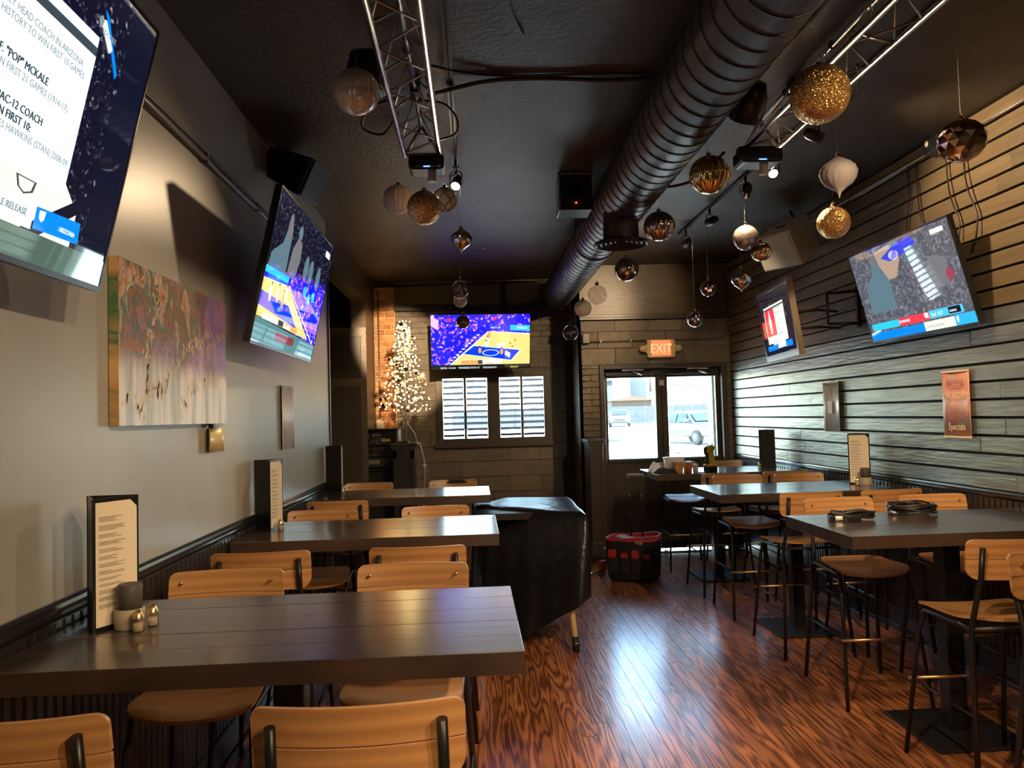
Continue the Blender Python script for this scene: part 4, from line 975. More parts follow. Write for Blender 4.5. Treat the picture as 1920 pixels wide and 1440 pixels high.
ORN = [('ball:glitter', .25, (1.526, 3.186, 3.016), 'largest gold glitter ball, in front of the truss'), ('facet:mirror', .20, (2.156, 3.2, 2.812), 'faceted dark glass ball hanging before the slatted wall'),
 ('onion:grey', .19, (1.999, 4.0, 2.918), 'grey-white swirled onion ornament near the slatted wall'), ('rib:gold', .20, (1.257, 3.892, 2.893), 'striped gold mirror ball beside the duct'),
 ('ball:glitter', .20, (2.276, 4.645, 2.816), 'gold glitter ball below the grey onion ornament'), ('cut:pale', .20, (-.478, 3.349, 3.111), 'pale patterned cut-glass ball left of the left truss'),
 ('ball:gold_glitter', .20, (-.254, 4.431, 2.888), 'gold glitter ball under the left truss end'), ('rib:white', .20, (-.477, 5.236, 3.171), 'matte white ribbed ball left of the gold glitter ball'),
 ('net:white', .153, (-.149, 4.9, 3.07), 'white ball with brown net pattern behind the gold ball'), ('rib:mirror', .20, (1.277, 5.053, 2.913), 'ribbed bronze mirror ball right of the duct diffuser'),
 ('ball:pink', .20, (2.168, 5.878, 3.013), 'greyish mercury-glass ball below the track spotlights'), ('ball:mirror', .20, (1.297, 6.261, 2.854), 'smooth bronze mirror ball below the duct diffuser'),
 ('onion:silver', .15, (-.055, 5.4, 2.922), 'silver swirled onion ornament under the lit left spotlight'), ('ball:clear', .15, (-.084, 6.353, 2.727), 'clear glass ball above the far television'),
 ('ball:white', .13, (-.097, 7.2, 2.765), 'dull white ball hidden partly behind the clear glass ball'), ('disco:mirror', .15, (-.09, 8.308, 2.697), 'dark mirror-tiled ball in front of the far television'),
 ('rib:gold', .132, (2.0, 5.14, 2.746), 'gold striped ball in front of the beige loudspeaker'), ('onion:silver', .135, (1.895, 5.254, 2.574), 'silver swirled onion ornament before the small television'),
 ('disco:mirror', .15, (2.199, 6.968, 2.794), 'small bronze mirror ball over the doors'), ('ball:silver', .15, (2.063, 6.968, 2.514), 'bluish silver ball hanging lowest above the exit sign'),
 ('ball:clear', .135, (.854, 5.116, 2.467), 'clear glass ball beside the lit door header'), ('rib:white', .15, (.994, 6.75, 2.605), 'beige ribbed ball by the end of the duct'), ('ball:clear', .15, (.936, 7.2, 2.437), 'small clear glass ball right of the far television')]
for k, D, c, lab in ORN: ornament(k, D, c, lab)
# ------------------------------------------------------------------ televisions
class Pic:
    def __init__(s, w, h): s.w, s.h, s.b = w, h, MB()
    def p(s, pts, mat, lay=1):
        s.b.add([((x - .5) * s.w, (y - .5) * s.h, .0006 + .0004 * lay) for x, y in pts], [tuple(range(len(pts)))], mat); return s
    def r(s, x0, y0, x1, y1, mat, lay=1): return s.p([(x0, y0), (x1, y0), (x1, y1), (x0, y1)], mat, lay)
    def e(s, cx, cy, rx, ry, mat, lay=1, n=16): return s.p([(cx + rx * math.cos(2 * PI * k / n), cy + ry * math.sin(2 * PI * k / n)) for k in range(n)], mat, lay)
def tv(c, yaw, tilt, w, h, label, wallpt, bez=.008, chin=.016):
    n = Vector((math.sin(yaw) * math.cos(tilt), -math.cos(yaw) * math.cos(tilt), -math.sin(tilt))); u = Vector((math.cos(yaw), math.sin(yaw), 0)); v = n.cross(u)
    M4 = frame_from(c, u, v); t = thing('television', label, 'television', mat4=M4, group='wall televisions')
    MB().box((-w / 2, -h / 2, -.035), (w / 2, h / 2, -.002)).build('back_shell', M_plastic, t, None, .004)
    MB().box((-w * .3, -h * .42, -.075), (w * .3, h * .2, -.035)).build('electronics_bump', M_plastic, t, None, .01)
    b = MB(); b.box((-w / 2, -h / 2, -.004), (-w / 2 + bez, h / 2, .004)); b.box((w / 2 - bez, -h / 2, -.004), (w / 2, h / 2, .004))
    b.box((-w / 2 + bez, h / 2 - bez, -.004), (w / 2 - bez, h / 2, .004)); b.box((-w / 2 + bez, -h / 2, -.004), (w / 2 - bez, -h / 2 + chin, .004)); b.build('bezel', M_plastic, t)
    sc = MB().box((-w / 2 + bez, -h / 2 + chin, -.003), (w / 2 - bez, h / 2 - bez, 0)).build('screen', pbr('black_screen', (.004, .004, .005), .06), t)
    # arm to the wall
    inv = M4.inverted(); q = inv @ Vector(wallpt); 
    MB().box((-.12, -.12, -.10), (.12, .12, -.075)).build('mount_plate', M_metal, t)
    side = Vector((.10, 0, 0)); mid = (Vector((0, 0, -.1)) + q) / 2 + Vector((.13, 0, 0))
    for dy in (.07, -.07): MB().tube([(0, dy, -.09), tuple(mid + Vector((0, dy, 0))), tuple(q + Vector((0, dy, 0)))], .011, 8).build('mount_arm', M_metal, t)
    return t, sc, Pic(w - 2 * bez, h - bez - chin)
E_wh = emit('screen_white', (.60, .73, .75), 1.0); E_dk = emit('screen_ink', (.03, .04, .05), 1); E_gr = emit('screen_grey_text', (.16, .19, .2), 1)
E_navy = emit('screen_navy', (.004, .005, .014), 1); E_blue = emit('screen_blue', (.0, .16, .75), 1); E_cyan = emit('screen_cyan', (.02, .38, .55), 1)
E_tan = emit('screen_court_tan', (.80, .45, .14), 1.05); E_tan2 = emit('screen_pale_court', (.85, .62, .5), 1); E_rblue = emit('screen_royal_blue', (.004, .01, .62), 1.2); E_lane = emit('screen_lane_blue', (.0, .03, .5), 1)
E_red = emit('screen_red', (.62, .03, .05), 1); E_pink = emit('screen_pink', (.7, .35, .7), 1); E_lilac = emit('screen_lilac', (.5, .45, .9), 1); E_or = emit('screen_orange', (.75, .25, .08), 1)
E_teal = emit('screen_teal', (.06, .16, .17), 1); E_skin = emit('screen_grey_figure', (.11, .11, .12), 1); E_blg = emit('screen_steel', (.07, .12, .15), 1); E_yel = emit('screen_yellow', (.7, .7, .1), 1)
C_game = crowd('crowd_blue', (.004, .008, .55), (.35, .08, .5), (.75, .5, .8), 40, 1.0, (.70, .80, .95)); C_dark = crowd('crowd_dark', (.004, .004, .012), (.03, .03, .05), (.3, .3, .36), 110, 1, (.74, .84, .99))
C_grey = crowd('crowd_grey', (.05, .055, .07), (.09, .09, .11), (.16, .15, .17), 60, 1, (.5, .7, .9))
# far television over the shuttered window
t, sc, P = tv((.111, 9.42, 2.592), .05, .29, 1.23, .69, 'television over the shuttered window showing a basketball game', (.12, 9.98, 2.55))
P.r(0, .0, 1, 1, C_game, 0)
P.r(0, 0, 1, .065, emit('screen_black', (.006, .006, .01), 1), 2)
P.p([(.19, .065), (1, .065), (1, .64), (.59, .69)], E_tan, 1).p([(.59, .69), (.60, .675), (1, .62), (1, .64)], E_tan2, 2)
P.p([(.57, .685), (.59, .69), (.195, .065), (.18, .065)], E_wh, 2)
P.p([(.425, .43), (.915, .335), (.815, .125), (.31, .27)], E_wh, 2).p([(.432, .418), (.898, .328), (.808, .14), (.325, .27)], E_lane, 3)
ring = [(.6 + .085 * math.cos(a), .285 + .06 * math.sin(a)) for a in [2 * PI * k / 24 for k in range(24)]]
P.p(ring, E_wh, 4).p([(.6 + .075 * math.cos(a), .285 + .05 * math.sin(a)) for a in [2 * PI * k / 24 for k in range(24)]], E_lane, 5)
P.p([(.80, .7), (1, .68), (1, .79), (.80, .8)], E_cyan, 2).p([(.56, .70), (.8, .70), (.8, .80), (.59, .80)], E_rblue, 2)
for x, y, c in ((.49, .33, E_or), (.57, .52, E_lilac), (.555, .44, E_wh), (.71, .30, E_or), (.76, .27, E_lilac), (.585, .62, E_or), (.785, .24, E_wh)):
    P.e(x, y, .016, .055, c, 6, 10); P.e(x, y + .075, .008, .017, E_dk, 7, 8)
for x, y in ((.80, .46), (.82, .40), (.85, .52)): P.e(x, y, .007, .02, E_dk, 6, 8)
P.e(.705, .43, .045, .035, E_wh, 5)
for k in range(11): f = k / 10; P.p([(.16 + .3 * f, .045 + .04 + .52 * f), (.19 + .3 * f, .045 + .05 + .52 * f), (.185 + .3 * f, .07 + .05 + .52 * f), (.155 + .3 * f, .07 + .04 + .52 * f)], E_lilac, 3)
for a in ((.16, .90), (.60, .92)):
    for k in range(4): P.r(a[0] + .012 * k * (1 if a[0] > .5 else 0), a[1] + .02 * k - .03, a[0] + .045 + .012 * k * (1 if a[0] > .5 else 0), a[1] + .012 + .02 * k - .03, E_red, 2)
P.p([(0, .80), (.07, .72), (.08, .9), (.0, .99)], E_pink, 2)
P.r(.30, .075, .47, .15, E_or, 6).r(.47, .075, .515, .15, E_dk, 6).r(.52, .08, .72, .15, E_wh, 6).r(.3, .15, .72, .165, E_tan2, 6)
P.b.build('picture', None, sc)
zt = .0045
text('ESPN2', .03, E_wh, sc, (-.50, -.338, zt), name='lettering'); text('SCORES', .025, E_wh, sc, (-.40, -.337, zt)); text('TENNESSEE STATE AT', .030, E_wh, sc, (-.28, -.338, zt), sx=.9)
text('CINCINNATI', .030, E_wh, sc, (.02, -.338, zt)); text('7:00 PM ET', .028, E_yel, sc, (.36, -.337, zt), sx=.8)
text('TENN', .035, E_dk, sc, (.05, -.285, zt)); text('NEXT UP', .03, E_wh, sc, (.12, .16, zt)); text('Palace', .05, E_wh, sc, (.45, .15, zt))
# second left television
t, sc, P = tv((-1.009, 4.544, 2.458), 1.5708, .219, 1.43, .804, 'tilted television over the second table, court picture in its lower half', (-1.26, 4.544, 2.50))
P.r(0, 0, 1, 1, C_dark, 0)
P.p([(0, .50), (0, .19), (1, .13), (1, .62), (.45, .56)], C_game, 1)
P.p([(0, .42), (.34, .46), (.84, .155), (0, .17)], E_tan, 2).p([(0, .335), (.40, .33), (.60, .2), (.0, .24)], E_lane, 3)
P.p([(.34, .465), (.355, .465), (.95, .14), (.93, .14)], E_wh, 3)
P.p([(.0, .50), (.0, .455), (.33, .475), (.33, .52)], E_cyan, 3)
for x, y, c in ((.12, .34, E_lilac), (.22, .36, E_pink), (.3, .34, E_or), (.33, .39, E_lilac)): P.e(x, y, .018, .055, c, 5, 10); P.e(x, y + .07, .008, .014, E_dk, 6, 8)
P.r(.08, .165, .5, .205, E_wh, 5).r(.30, .165, .38, .205, E_dk, 6).r(.4, .165, .62, .205, E_or, 5)
P.p([(0, 0), (1, 0), (1, .135), (0, .165)], E_teal, 2).r(.3, .06, .6, .12, emit('screen_maroon', (.16, .03, .04), 1), 3)
P.p([(.02, .5), (.04, .6), (.15, .70), (.2, .86), (.24, .87), (.255, .80), (.26, .5)], E_blg, 2)
P.e(.21, .83, .03, .10, E_skin, 3).p([(.28, .52), (.30, .72), (.36, .83), (.42, .8), (.44, .68), (.40, .52)], E_skin, 2).e(.37, .86, .03, .05, E_blg, 3)
for x in (.56, .65, .8): P.e(x, .66, .04, .10, E_blg, 2)
P.r(.86, .88, .95, .93, E_wh, 3)
for x, y in ((.62, .5), (.7, .46), (.78, .50)): P.e(x, y, .03, .045, E_cyan, 4, 8)
P.b.build('picture', None, sc)
# nearest left television (mostly out of frame)
W1, H1 = 1.43, .804
t, sc, P = tv((-1.006, 1.595, 2.459), 1.5708, .23, W1, H1, 'large television at the top left corner with white text panel', (-1.26, 1.595, 2.50))
P.r(0, .0, 1, 1, C_dark, 0).r(.90, 0, 1, 1, E_navy, 1)
P.p([(0, .1), (0, .30), (.80, .30), (.86, .22), (.86, .1)], E_tan2, 1).p([(.70, .10), (.87, .28), (.89, .31), (.90, .26), (.76, .1)], E_navy, 2)
P.r(.0, .262, .803, .70, E_wh, 3).r(.0, .70, .803, .735, E_wh, 3).r(.0, .735, .803, .765, E_dk, 3).r(.0, .765, .801, .80, E_wh, 3)
P.r(0, .105, .73, .183, E_wh, 4).p([(.735, .112), (.885, .12), (.88, .193), (.735, .183)], E_blue, 5)
P.r(0, 0, 1, .10, emit('screen_dim_green', (.05, .085, .065), 1), 4)
P.p([(.79, .86), (.81, .87), (.85, .80), (.84, .78)], E_wh, 4).p([(.80, .90), (.815, .89), (.885, .74), (.88, .72)], E_blue, 3).p([(.785, .86), (.795, .875), (.803, .86), (.80, .84), (.792, .83)], E_gr, 5)
P.p([(.66, .25), (.72, .25), (.715, .215), (.69, .20), (.67, .215)], E_dk, 3).p([(.667, .246), (.713, .246), (.708, .217), (.69, .206), (.675, .217)], E_tan2, 4)
P.p([(.745, .175), (.765, .178), (.762, .15), (.755, .14), (.747, .15)], E_wh, 6)
P.b.build('picture', None, sc)
def tl(s, xr, yb, cap, mat, bold=0):
    x = (xr - .5) * W1; y = (yb - .5) * H1
    text(s, cap / .70, mat, sc, (x, y, .0048), align='RIGHT', sx=.92)
    if bold: text(s, cap / .70, mat, sc, (x + .0016, y + .0006, .0049), align='RIGHT', sx=.92)
tl('ONLY HEAD COACH IN ARIZONA', .763, .664, .017, E_gr); tl('HISTORY TO WIN FIRST 10 GAMES', .775, .632, .017, E_gr)
tl('J.F. "POP" MCKALE', .680, .535, .019, E_dk, 1); tl('WON FIRST 21 GAMES (1914-17)', .75, .503, .017, E_gr)
tl('FIRST PAC-12 COACH', .690, .418, .019, E_dk, 1); tl('TO WIN FIRST 10:', .664, .382, .019, E_dk, 1); tl('LES HAWKINS (STAN) 2008-09', .786, .350, .017, E_gr)
tl('SCHEDULE RELEASE', .705, .150, .017, E_gr, 1); tl('ARIZONA', .862, .148, .013, E_wh); tl('ENCORE', .848, .812, .014, E_gr)
# big television on the slatted wall
t, sc, P = tv((2.93, 5.0, 2.465), -1.575, .258, 1.22, .68, 'tilted television on the slatted wall above the cable-coil table', (3.09, 5.0, 2.52))
P.r(0, 0, 1, 1, C_grey, 0)
P.p([(.08, .3), (.10, .6), (.2, .72), (.22, .9), (.28, .92), (.30, .75), (.36, .62), (.36, .3)], E_blg, 1).e(.25, .88, .035, .07, E_skin, 2)
P.p([(.28, .95), (.45, .97), (.52, .80), (.44, .62), (.36, .62), (.30, .78)], emit('screen_jersey', (.28, .2, .15), 1), 1)
P.p([(.34, .86), (.50, .95), (.66, .98), (.70, .88), (.56, .83), (.42, .80)], emit('screen_deep_blue', (.03, .04, .45), 1), 2).e(.47, .85, .05, .05, E_lilac, 2)
P.e(.62, .8, .06, .12, E_blg, 1).p([(.7, .6), (.8, .72), (.9, .66), (.88, .4), (.74, .4)], E_skin, 1).e(.9, .5, .03, .06, emit('screen_maroon2', (.22, .03, .06), 1), 2)
P.r(.84, .90, .95, .945, E_wh, 3)
P.r(.035, .115, .34, .19, E_cyan, 3).r(.33, .115, .63, .195, E_red, 4).r(.63, .12, .92, .20, emit('screen_sky_bar', (.05, .36, .55), 1), 4).r(.80, .13, .90, .195, E_navy, 5).r(.585, .135, .62, .19, E_wh, 5)
P.r(.0, .0, .56, .09, E_blue, 3).r(.56, .0, .83, .10, emit('screen_cream', (.55, .58, .48), 1), 4).r(.83, 0, 1, .11, emit('screen_azure', (.02, .30, .62), 1), 4)
P.p([(.845, .09), (.865, .095), (.862, .05), (.852, .03), (.845, .05)], E_wh, 6)
P.b.build('picture', None, sc)
W3, H3 = 1.22, .68
text('63', .035, E_dk, sc, (.103, -.248, .0046)); text('2nd  15.7', .032, E_wh, sc, (.18, -.235, .0046)); text('SCHEDULE RELEASE', .024, E_gr, sc, (.09, -.305, .0046), sx=.9); text('STANFORD', .026, E_wh, sc, (-.20, -.235, .0046)); text('BONUS', .02, E_wh, sc, (.375, -.232, .0046))
# small television
t, sc, P = tv((2.5, 6.16, 2.37), -1.702, .13, .97, .60, 'smaller television on a swing arm with red and white picture', (3.09, 6.30, 2.40), .03, .05)
P.r(0, 0, 1, 1, E_navy, 0).p([(.10, .12), (.08, .80), (.55, .9), (.86, .80), (.88, .12)], C_dark, 1)
P.r(.14, .20, .80, .80, emit('screen_cream2', (.60, .62, .52), 1), 3).r(.14, .745, .80, .77, E_dk, 4).r(.16, .32, .48, .745, E_red, 5)
P.p([(.30, .34), (.27, .55), (.30, .68), (.315, .735), (.33, .68), (.36, .55), (.34, .36)], E_wh, 6)
P.r(.09, .09, .45, .17, E_blue, 5).r(.45, .10, .70, .20, E_wh, 5).r(.70, .09, .90, .18, E_blue, 5).r(.3, .17, .55, .24, E_lilac, 5)
P.b.build('picture', None, sc)
for k, y in enumerate((.11, .07, -.02, -.05, -.10)): text(('DREW EDWARDS', 'HEAD COACH', 'SINCE', 'FIRST', 'RECORD 10-0')[k], .022, E_gr, sc, (.02, y, .0046))
MB().box((.468, -.30, -.04), (.487, .30, .006)).build('side_edge', pbr('tan_edge', (.32, .22, .10), .35), t)
# spare empty swing bracket seen beside the small television
br = thing('wall_bracket', 'empty black swing bracket on the slats beside the small television', 'bracket', (XR - .03, 5.95, 2.46))
MB().box((-.02, -.02, -.16), (0, .02, .16)).build('wall_plate', M_metal, br)
for z in (.13, -.13): MB().tube([(0, 0, z), (-.22, .08, z * .95)], .012, 8).build('arm', M_metal, br)
MB().tube([(-.22, .08, .125), (-.22, .08, -.125)], .012, 8).build('pivot', M_metal, br)
for i, (y0, y1) in enumerate(((5.15, 5.2), (5.05, 4.98), (4.72, 4.62), (4.55, 4.45))):
    cable([(XR - .05, y0, 3.33), (XR - .055, y0 - .01, 3.1), (XR - .06, (y0 + y1) / 2, 2.95), (XR - .05, y1, 2.80), (XR - .06, y1 + .02, 2.62)], .005, 'black cable dangling down the slats to the tilted television, %s from the doors' % ('first', 'second', 'third', 'fourth')[i])

# ------------------------------------------------------------------ pictures and paper on the walls
pt = thing('canvas_painting', 'large abstract canvas in green, orange and purple on the taupe wall', 'painting', mat4=frame_from((-1.255, 3.335, 1.972), (0, 1, 0), (0, 0, 1)))
PWD, PHT = 1.165, .60
def paint_mat():
    M = bpy.data.materials.new('abstract_painting'); M.use_nodes = True; N, L = M.node_tree.nodes, M.node_tree.links; b = N['Principled BSDF']; b.inputs['Roughness'].default_value = .35
    tc = N.new('ShaderNodeTexCoord'); mp = N.new('ShaderNodeMapping'); mp.inputs['Scale'].default_value = (3.2, 1.6, 1); mp.inputs['Rotation'].default_value = (0, 0, -.5)
    L.new(tc.outputs['Object'], mp.inputs[0])
    n = N.new('ShaderNodeTexNoise'); n.inputs['Scale'].default_value = 1.15; n.inputs['Detail'].default_value = 9; n.inputs['Roughness'].default_value = .66; n.inputs['Distortion'].default_value = .5; L.new(mp.outputs[0], n.inputs[0])
    sx = N.new('ShaderNodeSeparateXYZ'); L.new(tc.outputs['Object'], sx.inputs[0])
    # flow coordinate: left-to-right drift plus warp
    fl_ = N.new('ShaderNodeMath'); fl_.operation = 'MULTIPLY_ADD'; fl_.inputs[1].default_value = .40; fl_.inputs[2].default_value = -.38; L.new(sx.outputs[0], fl_.inputs[0])
    ad = N.new('ShaderNodeMath'); ad.operation = 'MULTIPLY_ADD'; ad.inputs[1].default_value = 1.8; L.new(n.outputs[0], ad.inputs[0]); L.new(fl_.outputs[0], ad.inputs[2])
    rp = N.new('ShaderNodeValToRGB'); e = rp.color_ramp.elements; cols = [(.22, (.02, .12, .06)), (.28, (.40, .16, .05)), (.34, (.55, .36, .28)), (.40, (.03, .16, .13)), (.45, (.42, .15, .06)), (.50, (.06, .14, .14)), (.55, (.46, .20, .10)), (.60, (.14, .14, .30)), (.66, (.46, .22, .24)), (.74, (.40, .26, .52)), (.84, (.30, .20, .50))]
    e[0].position, e[0].color = cols[0][0], (*cols[0][1], 1); e[1].position, e[1].color = cols[-1][0], (*cols[-1][1], 1)
    for p, c in cols[1:-1]: k = e.new(p); k.color = (*c, 1)
    L.new(ad.outputs[0], rp.inputs[0])
    # pale dripping bottom
    mp2 = N.new('ShaderNodeMapping'); mp2.inputs['Scale'].default_value = (16, 1.6, 1); L.new(tc.outputs['Object'], mp2.inputs[0])
    n2 = N.new('ShaderNodeTexNoise'); n2.inputs['Scale'].default_value = 1; n2.inputs['Detail'].default_value = 5; L.new(mp2.outputs[0], n2.inputs[0])
    r2 = N.new('ShaderNodeValToRGB'); r2.color_ramp.elements[0].position = .35; r2.color_ramp.elements[0].color = (.34, .35, .34, 1); r2.color_ramp.elements[1].position = .6; r2.color_ramp.elements[1].color = (.78, .72, .68, 1); L.new(n2.outputs[0], r2.inputs[0])
    mm = N.new('ShaderNodeMath'); mm.operation = 'MULTIPLY_ADD'; mm.inputs[1].default_value = -6; mm.inputs[2].default_value = -.65; L.new(sx.outputs[1], mm.inputs[0])
    m2 = N.new('ShaderNodeMath'); m2.operation = 'MULTIPLY_ADD'; m2.inputs[1].default_value = 1.4; m2.use_clamp = True; L.new(n.outputs[0], m2.inputs[0]); m2.inputs[2].default_value = 0
    m3 = N.new('ShaderNodeMath'); m3.operation = 'ADD'; m3.use_clamp = True; L.new(mm.outputs[0], m3.inputs[0]); L.new(m2.outputs[0], m3.inputs[1]); 
    m4 = N.new('ShaderNodeMapRange'); m4.inputs[1].default_value = .25; m4.inputs[2].default_value = .75; L.new(m3.outputs[0], m4.inputs[0])
    mx = N.new('ShaderNodeMix'); mx.data_type = 'RGBA'; L.new(m4.outputs[0], mx.inputs[0]); L.new(rp.outputs[0], mx.inputs[6]); L.new(r2.outputs[0], mx.inputs[7])
    L.new(mx.outputs[2], b.inputs['Base Color']); return M
MB().box((-PWD / 2, -PHT / 2, .0), (PWD / 2, PHT / 2, .019)).build('canvas_face', paint_mat(), pt)
M_edge = art('painted_canvas_edge', [(.62, .38, .16), (.55, .30, .12), (.03, .14, .05), (.65, .42, .2)], 2, 5)
MB().box((-PWD / 2 - .001, -PHT / 2 - .001, -.016), (PWD / 2 + .001, PHT / 2 + .001, .017)).build('canvas_edge', M_edge, pt)
rr = random.Random(21); b = MB()
def dab(x, y, l, w, a):
    ca, sa = math.cos(a), math.sin(a); q = []
    for u, v in ((-l, 0), (-l * .4, w), (l * .6, w), (l, 0), (l * .5, -w), (-l * .4, -w)): q.append((x + u * ca - v * sa, y + u * sa + v * ca, .0198))
    b.add(q, [tuple(range(6))])
for path, n in (([(-.24, .27), (-.27, .16), (-.33, .04), (-.36, -.06), (-.34, -.16), (-.40, -.2)], 75), ([(-.30, -.17), (-.20, -.17), (-.10, -.08), (.05, .02), (.2, .07), (.35, .10), (.52, .10)], 95), ([(.1, -.16), (.22, -.10), (.36, -.12), (.5, -.08)], 40), ([(-.55, .2), (-.48, .24), (-.42, .27)], 22), ([(-.53, -.2), (-.45, -.22), (-.40, -.26)], 24), ([(.02, -.2), (-.02, -.28)], 14)):
    for k in range(n):
        t_ = rr.random() * (len(path) - 1); i = int(t_); f = t_ - i
        x = path[i][0] * (1 - f) + path[min(i + 1, len(path) - 1)][0] * f + rr.gauss(0, .018); y = path[i][1] * (1 - f) + path[min(i + 1, len(path) - 1)][1] * f + rr.gauss(0, .018)
        if abs(x) < PWD / 2 - .02 and abs(y) < PHT / 2 - .02: dab(x, y, rr.uniform(.009, .022), rr.uniform(.003, .0065), rr.uniform(.6, 2.2))
d_ = b.build('cream_dabs', pbr('cream_impasto', (.66, .56, .36), .4), pt); d_['kind'] = 'stuff'
def sheet(name, label, cat, wallx, yc, zc_, w, h, mat, curl, sgn, edge=None):
    """paper sheet bowed off a side wall; sgn=+1 left wall facing +X"""
    u = (0, 1, 0) if sgn > 0 else (0, -1, 0)
    t = thing(name, label, cat, mat4=frame_from((wallx + sgn * .004, yc, zc_), u, (0, 0, 1)))
    b = MB(); K = 10; V = []
    for i in range(K + 1):
        x = -w / 2 + w * i / K
        for zz in (-h / 2, h / 2):
            d = curl * (2 * i / K - 1) ** 2
            V.append((x, zz, .002 + d)); 
    F = [(2 * i, 2 * i + 2, 2 * i + 3, 2 * i + 1) for i in range(K)]
    b.add(V, F, None, True); o = b.build('paper', mat, t); s_ = o.modifiers.new('thickness', 'SOLIDIFY'); s_.thickness = .0008
    return t
sh = sheet('flyer', 'narrow glossy flyer taped to the taupe wall near the passage', 'flyer', XL, 5.29, 1.70, .33, .43, art('flyer_painted_gloss', [(.6, .59, .58), (.88, .88, .88), (.7, .69, .68), (.92, .92, .92)], 9, 2), .012, 1)  # the flyer's gloss is put into its colour as pale bands
sh = sheet('note_card', 'small curled note hanging from a clip under the painting', 'note', XL, 3.785, 1.592, .20, .115, pbr('gold_note', (.60, .50, .25), .3), .03, 1)
MB().box((-.05, .055, .004), (-.015, .085, .03)).build('clip', M_metal, sh, None, .004)
po = sheet('poster', 'Thursday specials poster, orange and pink, on the slatted wall', 'poster', XR - .025, 4.765, 1.665, .28, .43, art('orange_poster', [(.72, .30, .17), (.80, .42, .26), (.68, .28, .25), (.52, .48, .38), (.78, .42, .3)], 5, 7), .008, -1)
E_pt = pbr('cream_poster_print', (.95, .78, .48), .5)
text('THURSDAY', .058, E_pt, po, (0, .035, .013), align='CENTER', sx=.88); text('Specials', .062, E_pt, po, (0, -.165, .013), align='CENTER', sx=.9); text('PIZZA', .07, pbr('pink_print', (.55, .18, .16), .5), po, (0, .11, .013), align='CENTER')
MB().box((-.14, .205, .008), (.14, .215, .012)).build('top_border', E_pt, po); MB().box((-.14, -.215, .008), (.14, -.205, .012)).build('bottom_border', E_pt, po)
po = sheet('poster', 'curled poster with an orange square on the slatted wall nearer the doors', 'poster', XR - .025, 6.46, 1.67, .29, .43, art('dim_poster', [(.45, .32, .27), (.72, .70, .62), (.88, .84, .75), (.65, .54, .48)], 6, 2), .02, -1)
MB().box((-.08, -.06, .014), (.0, .05, .016)).build('orange_square', pbr('orange_print', (.70, .28, .04), .5), po)
MB().box((-.145, .205, .022), (.145, .215, .026)).build('top_border', E_pt, po)
# exit sign
ex = thing('exit_sign', 'glowing orange-red EXIT sign with emergency lamps over the doors', 'exit sign', mat4=frame_from((2.25, YD - .05, 2.42), (1, 0, 0), (0, 0, 1)))
MB().prism(rrect(.335, .215, .02, 4, -.1675, -.1075), -.04, .03, 'z').build('housing', pbr('cream_sign_body', (.55, .40, .20), .5), ex, None, .006)
MB().box((-.115, -.085, .03), (.115, .095, .034)).build('lit_panel', emit('exit_glow', (1.0, .10, .035), 1.5, .4), ex)
text('EXIT', .155, emit('exit_letters', (1.0, .32, .16), 1.25), ex, (0, -.053, .0352), align='CENTER', sx=.82)
for s in (-1, 1):
    MB().prism([(s * .165, -.055), (s * .195, -.03), (s * .195, .03), (s * .165, .055)][::s], -.03, .02, 'z').build('shoulder', pbr('cream_sign_body', (0, 0, 0)), ex)
    MB().lathe([(.001, .0), (.04, .0), (.042, .03), (.034, .045), (.001, .048)], 20).build('emergency_lamp', pbr('cream_lamp', (.50, .38, .22), .35), ex, (s * .215, .0, -.01))
# light switch and outlets on the pier by the passage
sw = thing('light_switch', 'beige light switch plate on the pier by the passage', 'switch', (XL - .08, 9.255, 1.62)); MB().box((-.045, -.008, -.06), (.045, 0, .06)).build('switch_plate', pbr('tan_plate', (.22, .17, .11), .5), sw, None, .003); MB().box((-.008, -.02, -.014), (.008, -.008, .014)).build('toggle', M_white, sw)
op = thing('wall_plate', 'pale blank wall plate at the foot of the brick pier', 'outlet', (-1.20, YW - .046, 1.60)); MB().box((-.045, -.008, -.075), (.045, 0, .06)).build('cover_plate', pbr('cream_plate', (.62, .52, .36), .5), op, None, .003); MB().sphere((0, -.009, 0), .005, 8, 5).build('screw', M_alu, op)

# ------------------------------------------------------------------ equipment rack, pedestal and lit tree
rk = thing('equipment_rack', 'black audio equipment rack with knobs and dials by the passage', 'equipment rack', (-1.17, 9.05, 0))
MB().box((-.28, -.13, 0), (-.26, .25, 1.54)).box((.26, -.13, 0), (.28, .25, 1.54)).box((-.26, .23, 0), (.26, .25, 1.54)).box((-.28, -.15, 1.54), (.30, .25, 1.56)).box((-.26, -.13, .02), (.26, .23, .05)).build('cabinet', M_plastic, rk)
MB().box((.28, -.14, 1.30), (.30, .22, 1.54)).build('side_panel', M_alu, rk)
mx = MB().box((-.25, -.10, 1.36), (.26, .2, 1.53)).build('mixer', M_plastic, rk)
r = random.Random(2); kn = MB()
for i in range(16):
    for j in range(3): MB().lathe([(.008, 0), (.007, .012), (.001, .012)], 8, None, None, True, Matrix.Rotation(PI / 2, 4, 'X')).build('knob', M_alu if r.random() < .6 else M_grey, mx, (-.19 + .022 * i, -.10, 1.39 + .028 * j))
MB().box((-.20, -.105, 1.47), (-.04, -.10, 1.505)).box((-.01, -.105, 1.47), (.10, -.10, 1.505)).build('display', pbr('blue_grey_display', (.10, .12, .18), .3), mx)
MB().box((.10, -.11, 1.41), (.20, -.10, 1.44)).build('label_strip', M_amber, mx)
amp = MB().box((-.25, -.10, 1.24), (.26, .2, 1.35)).build('receiver', pbr('dark_steel', (.05, .05, .05), .35, metal=.5), rk)
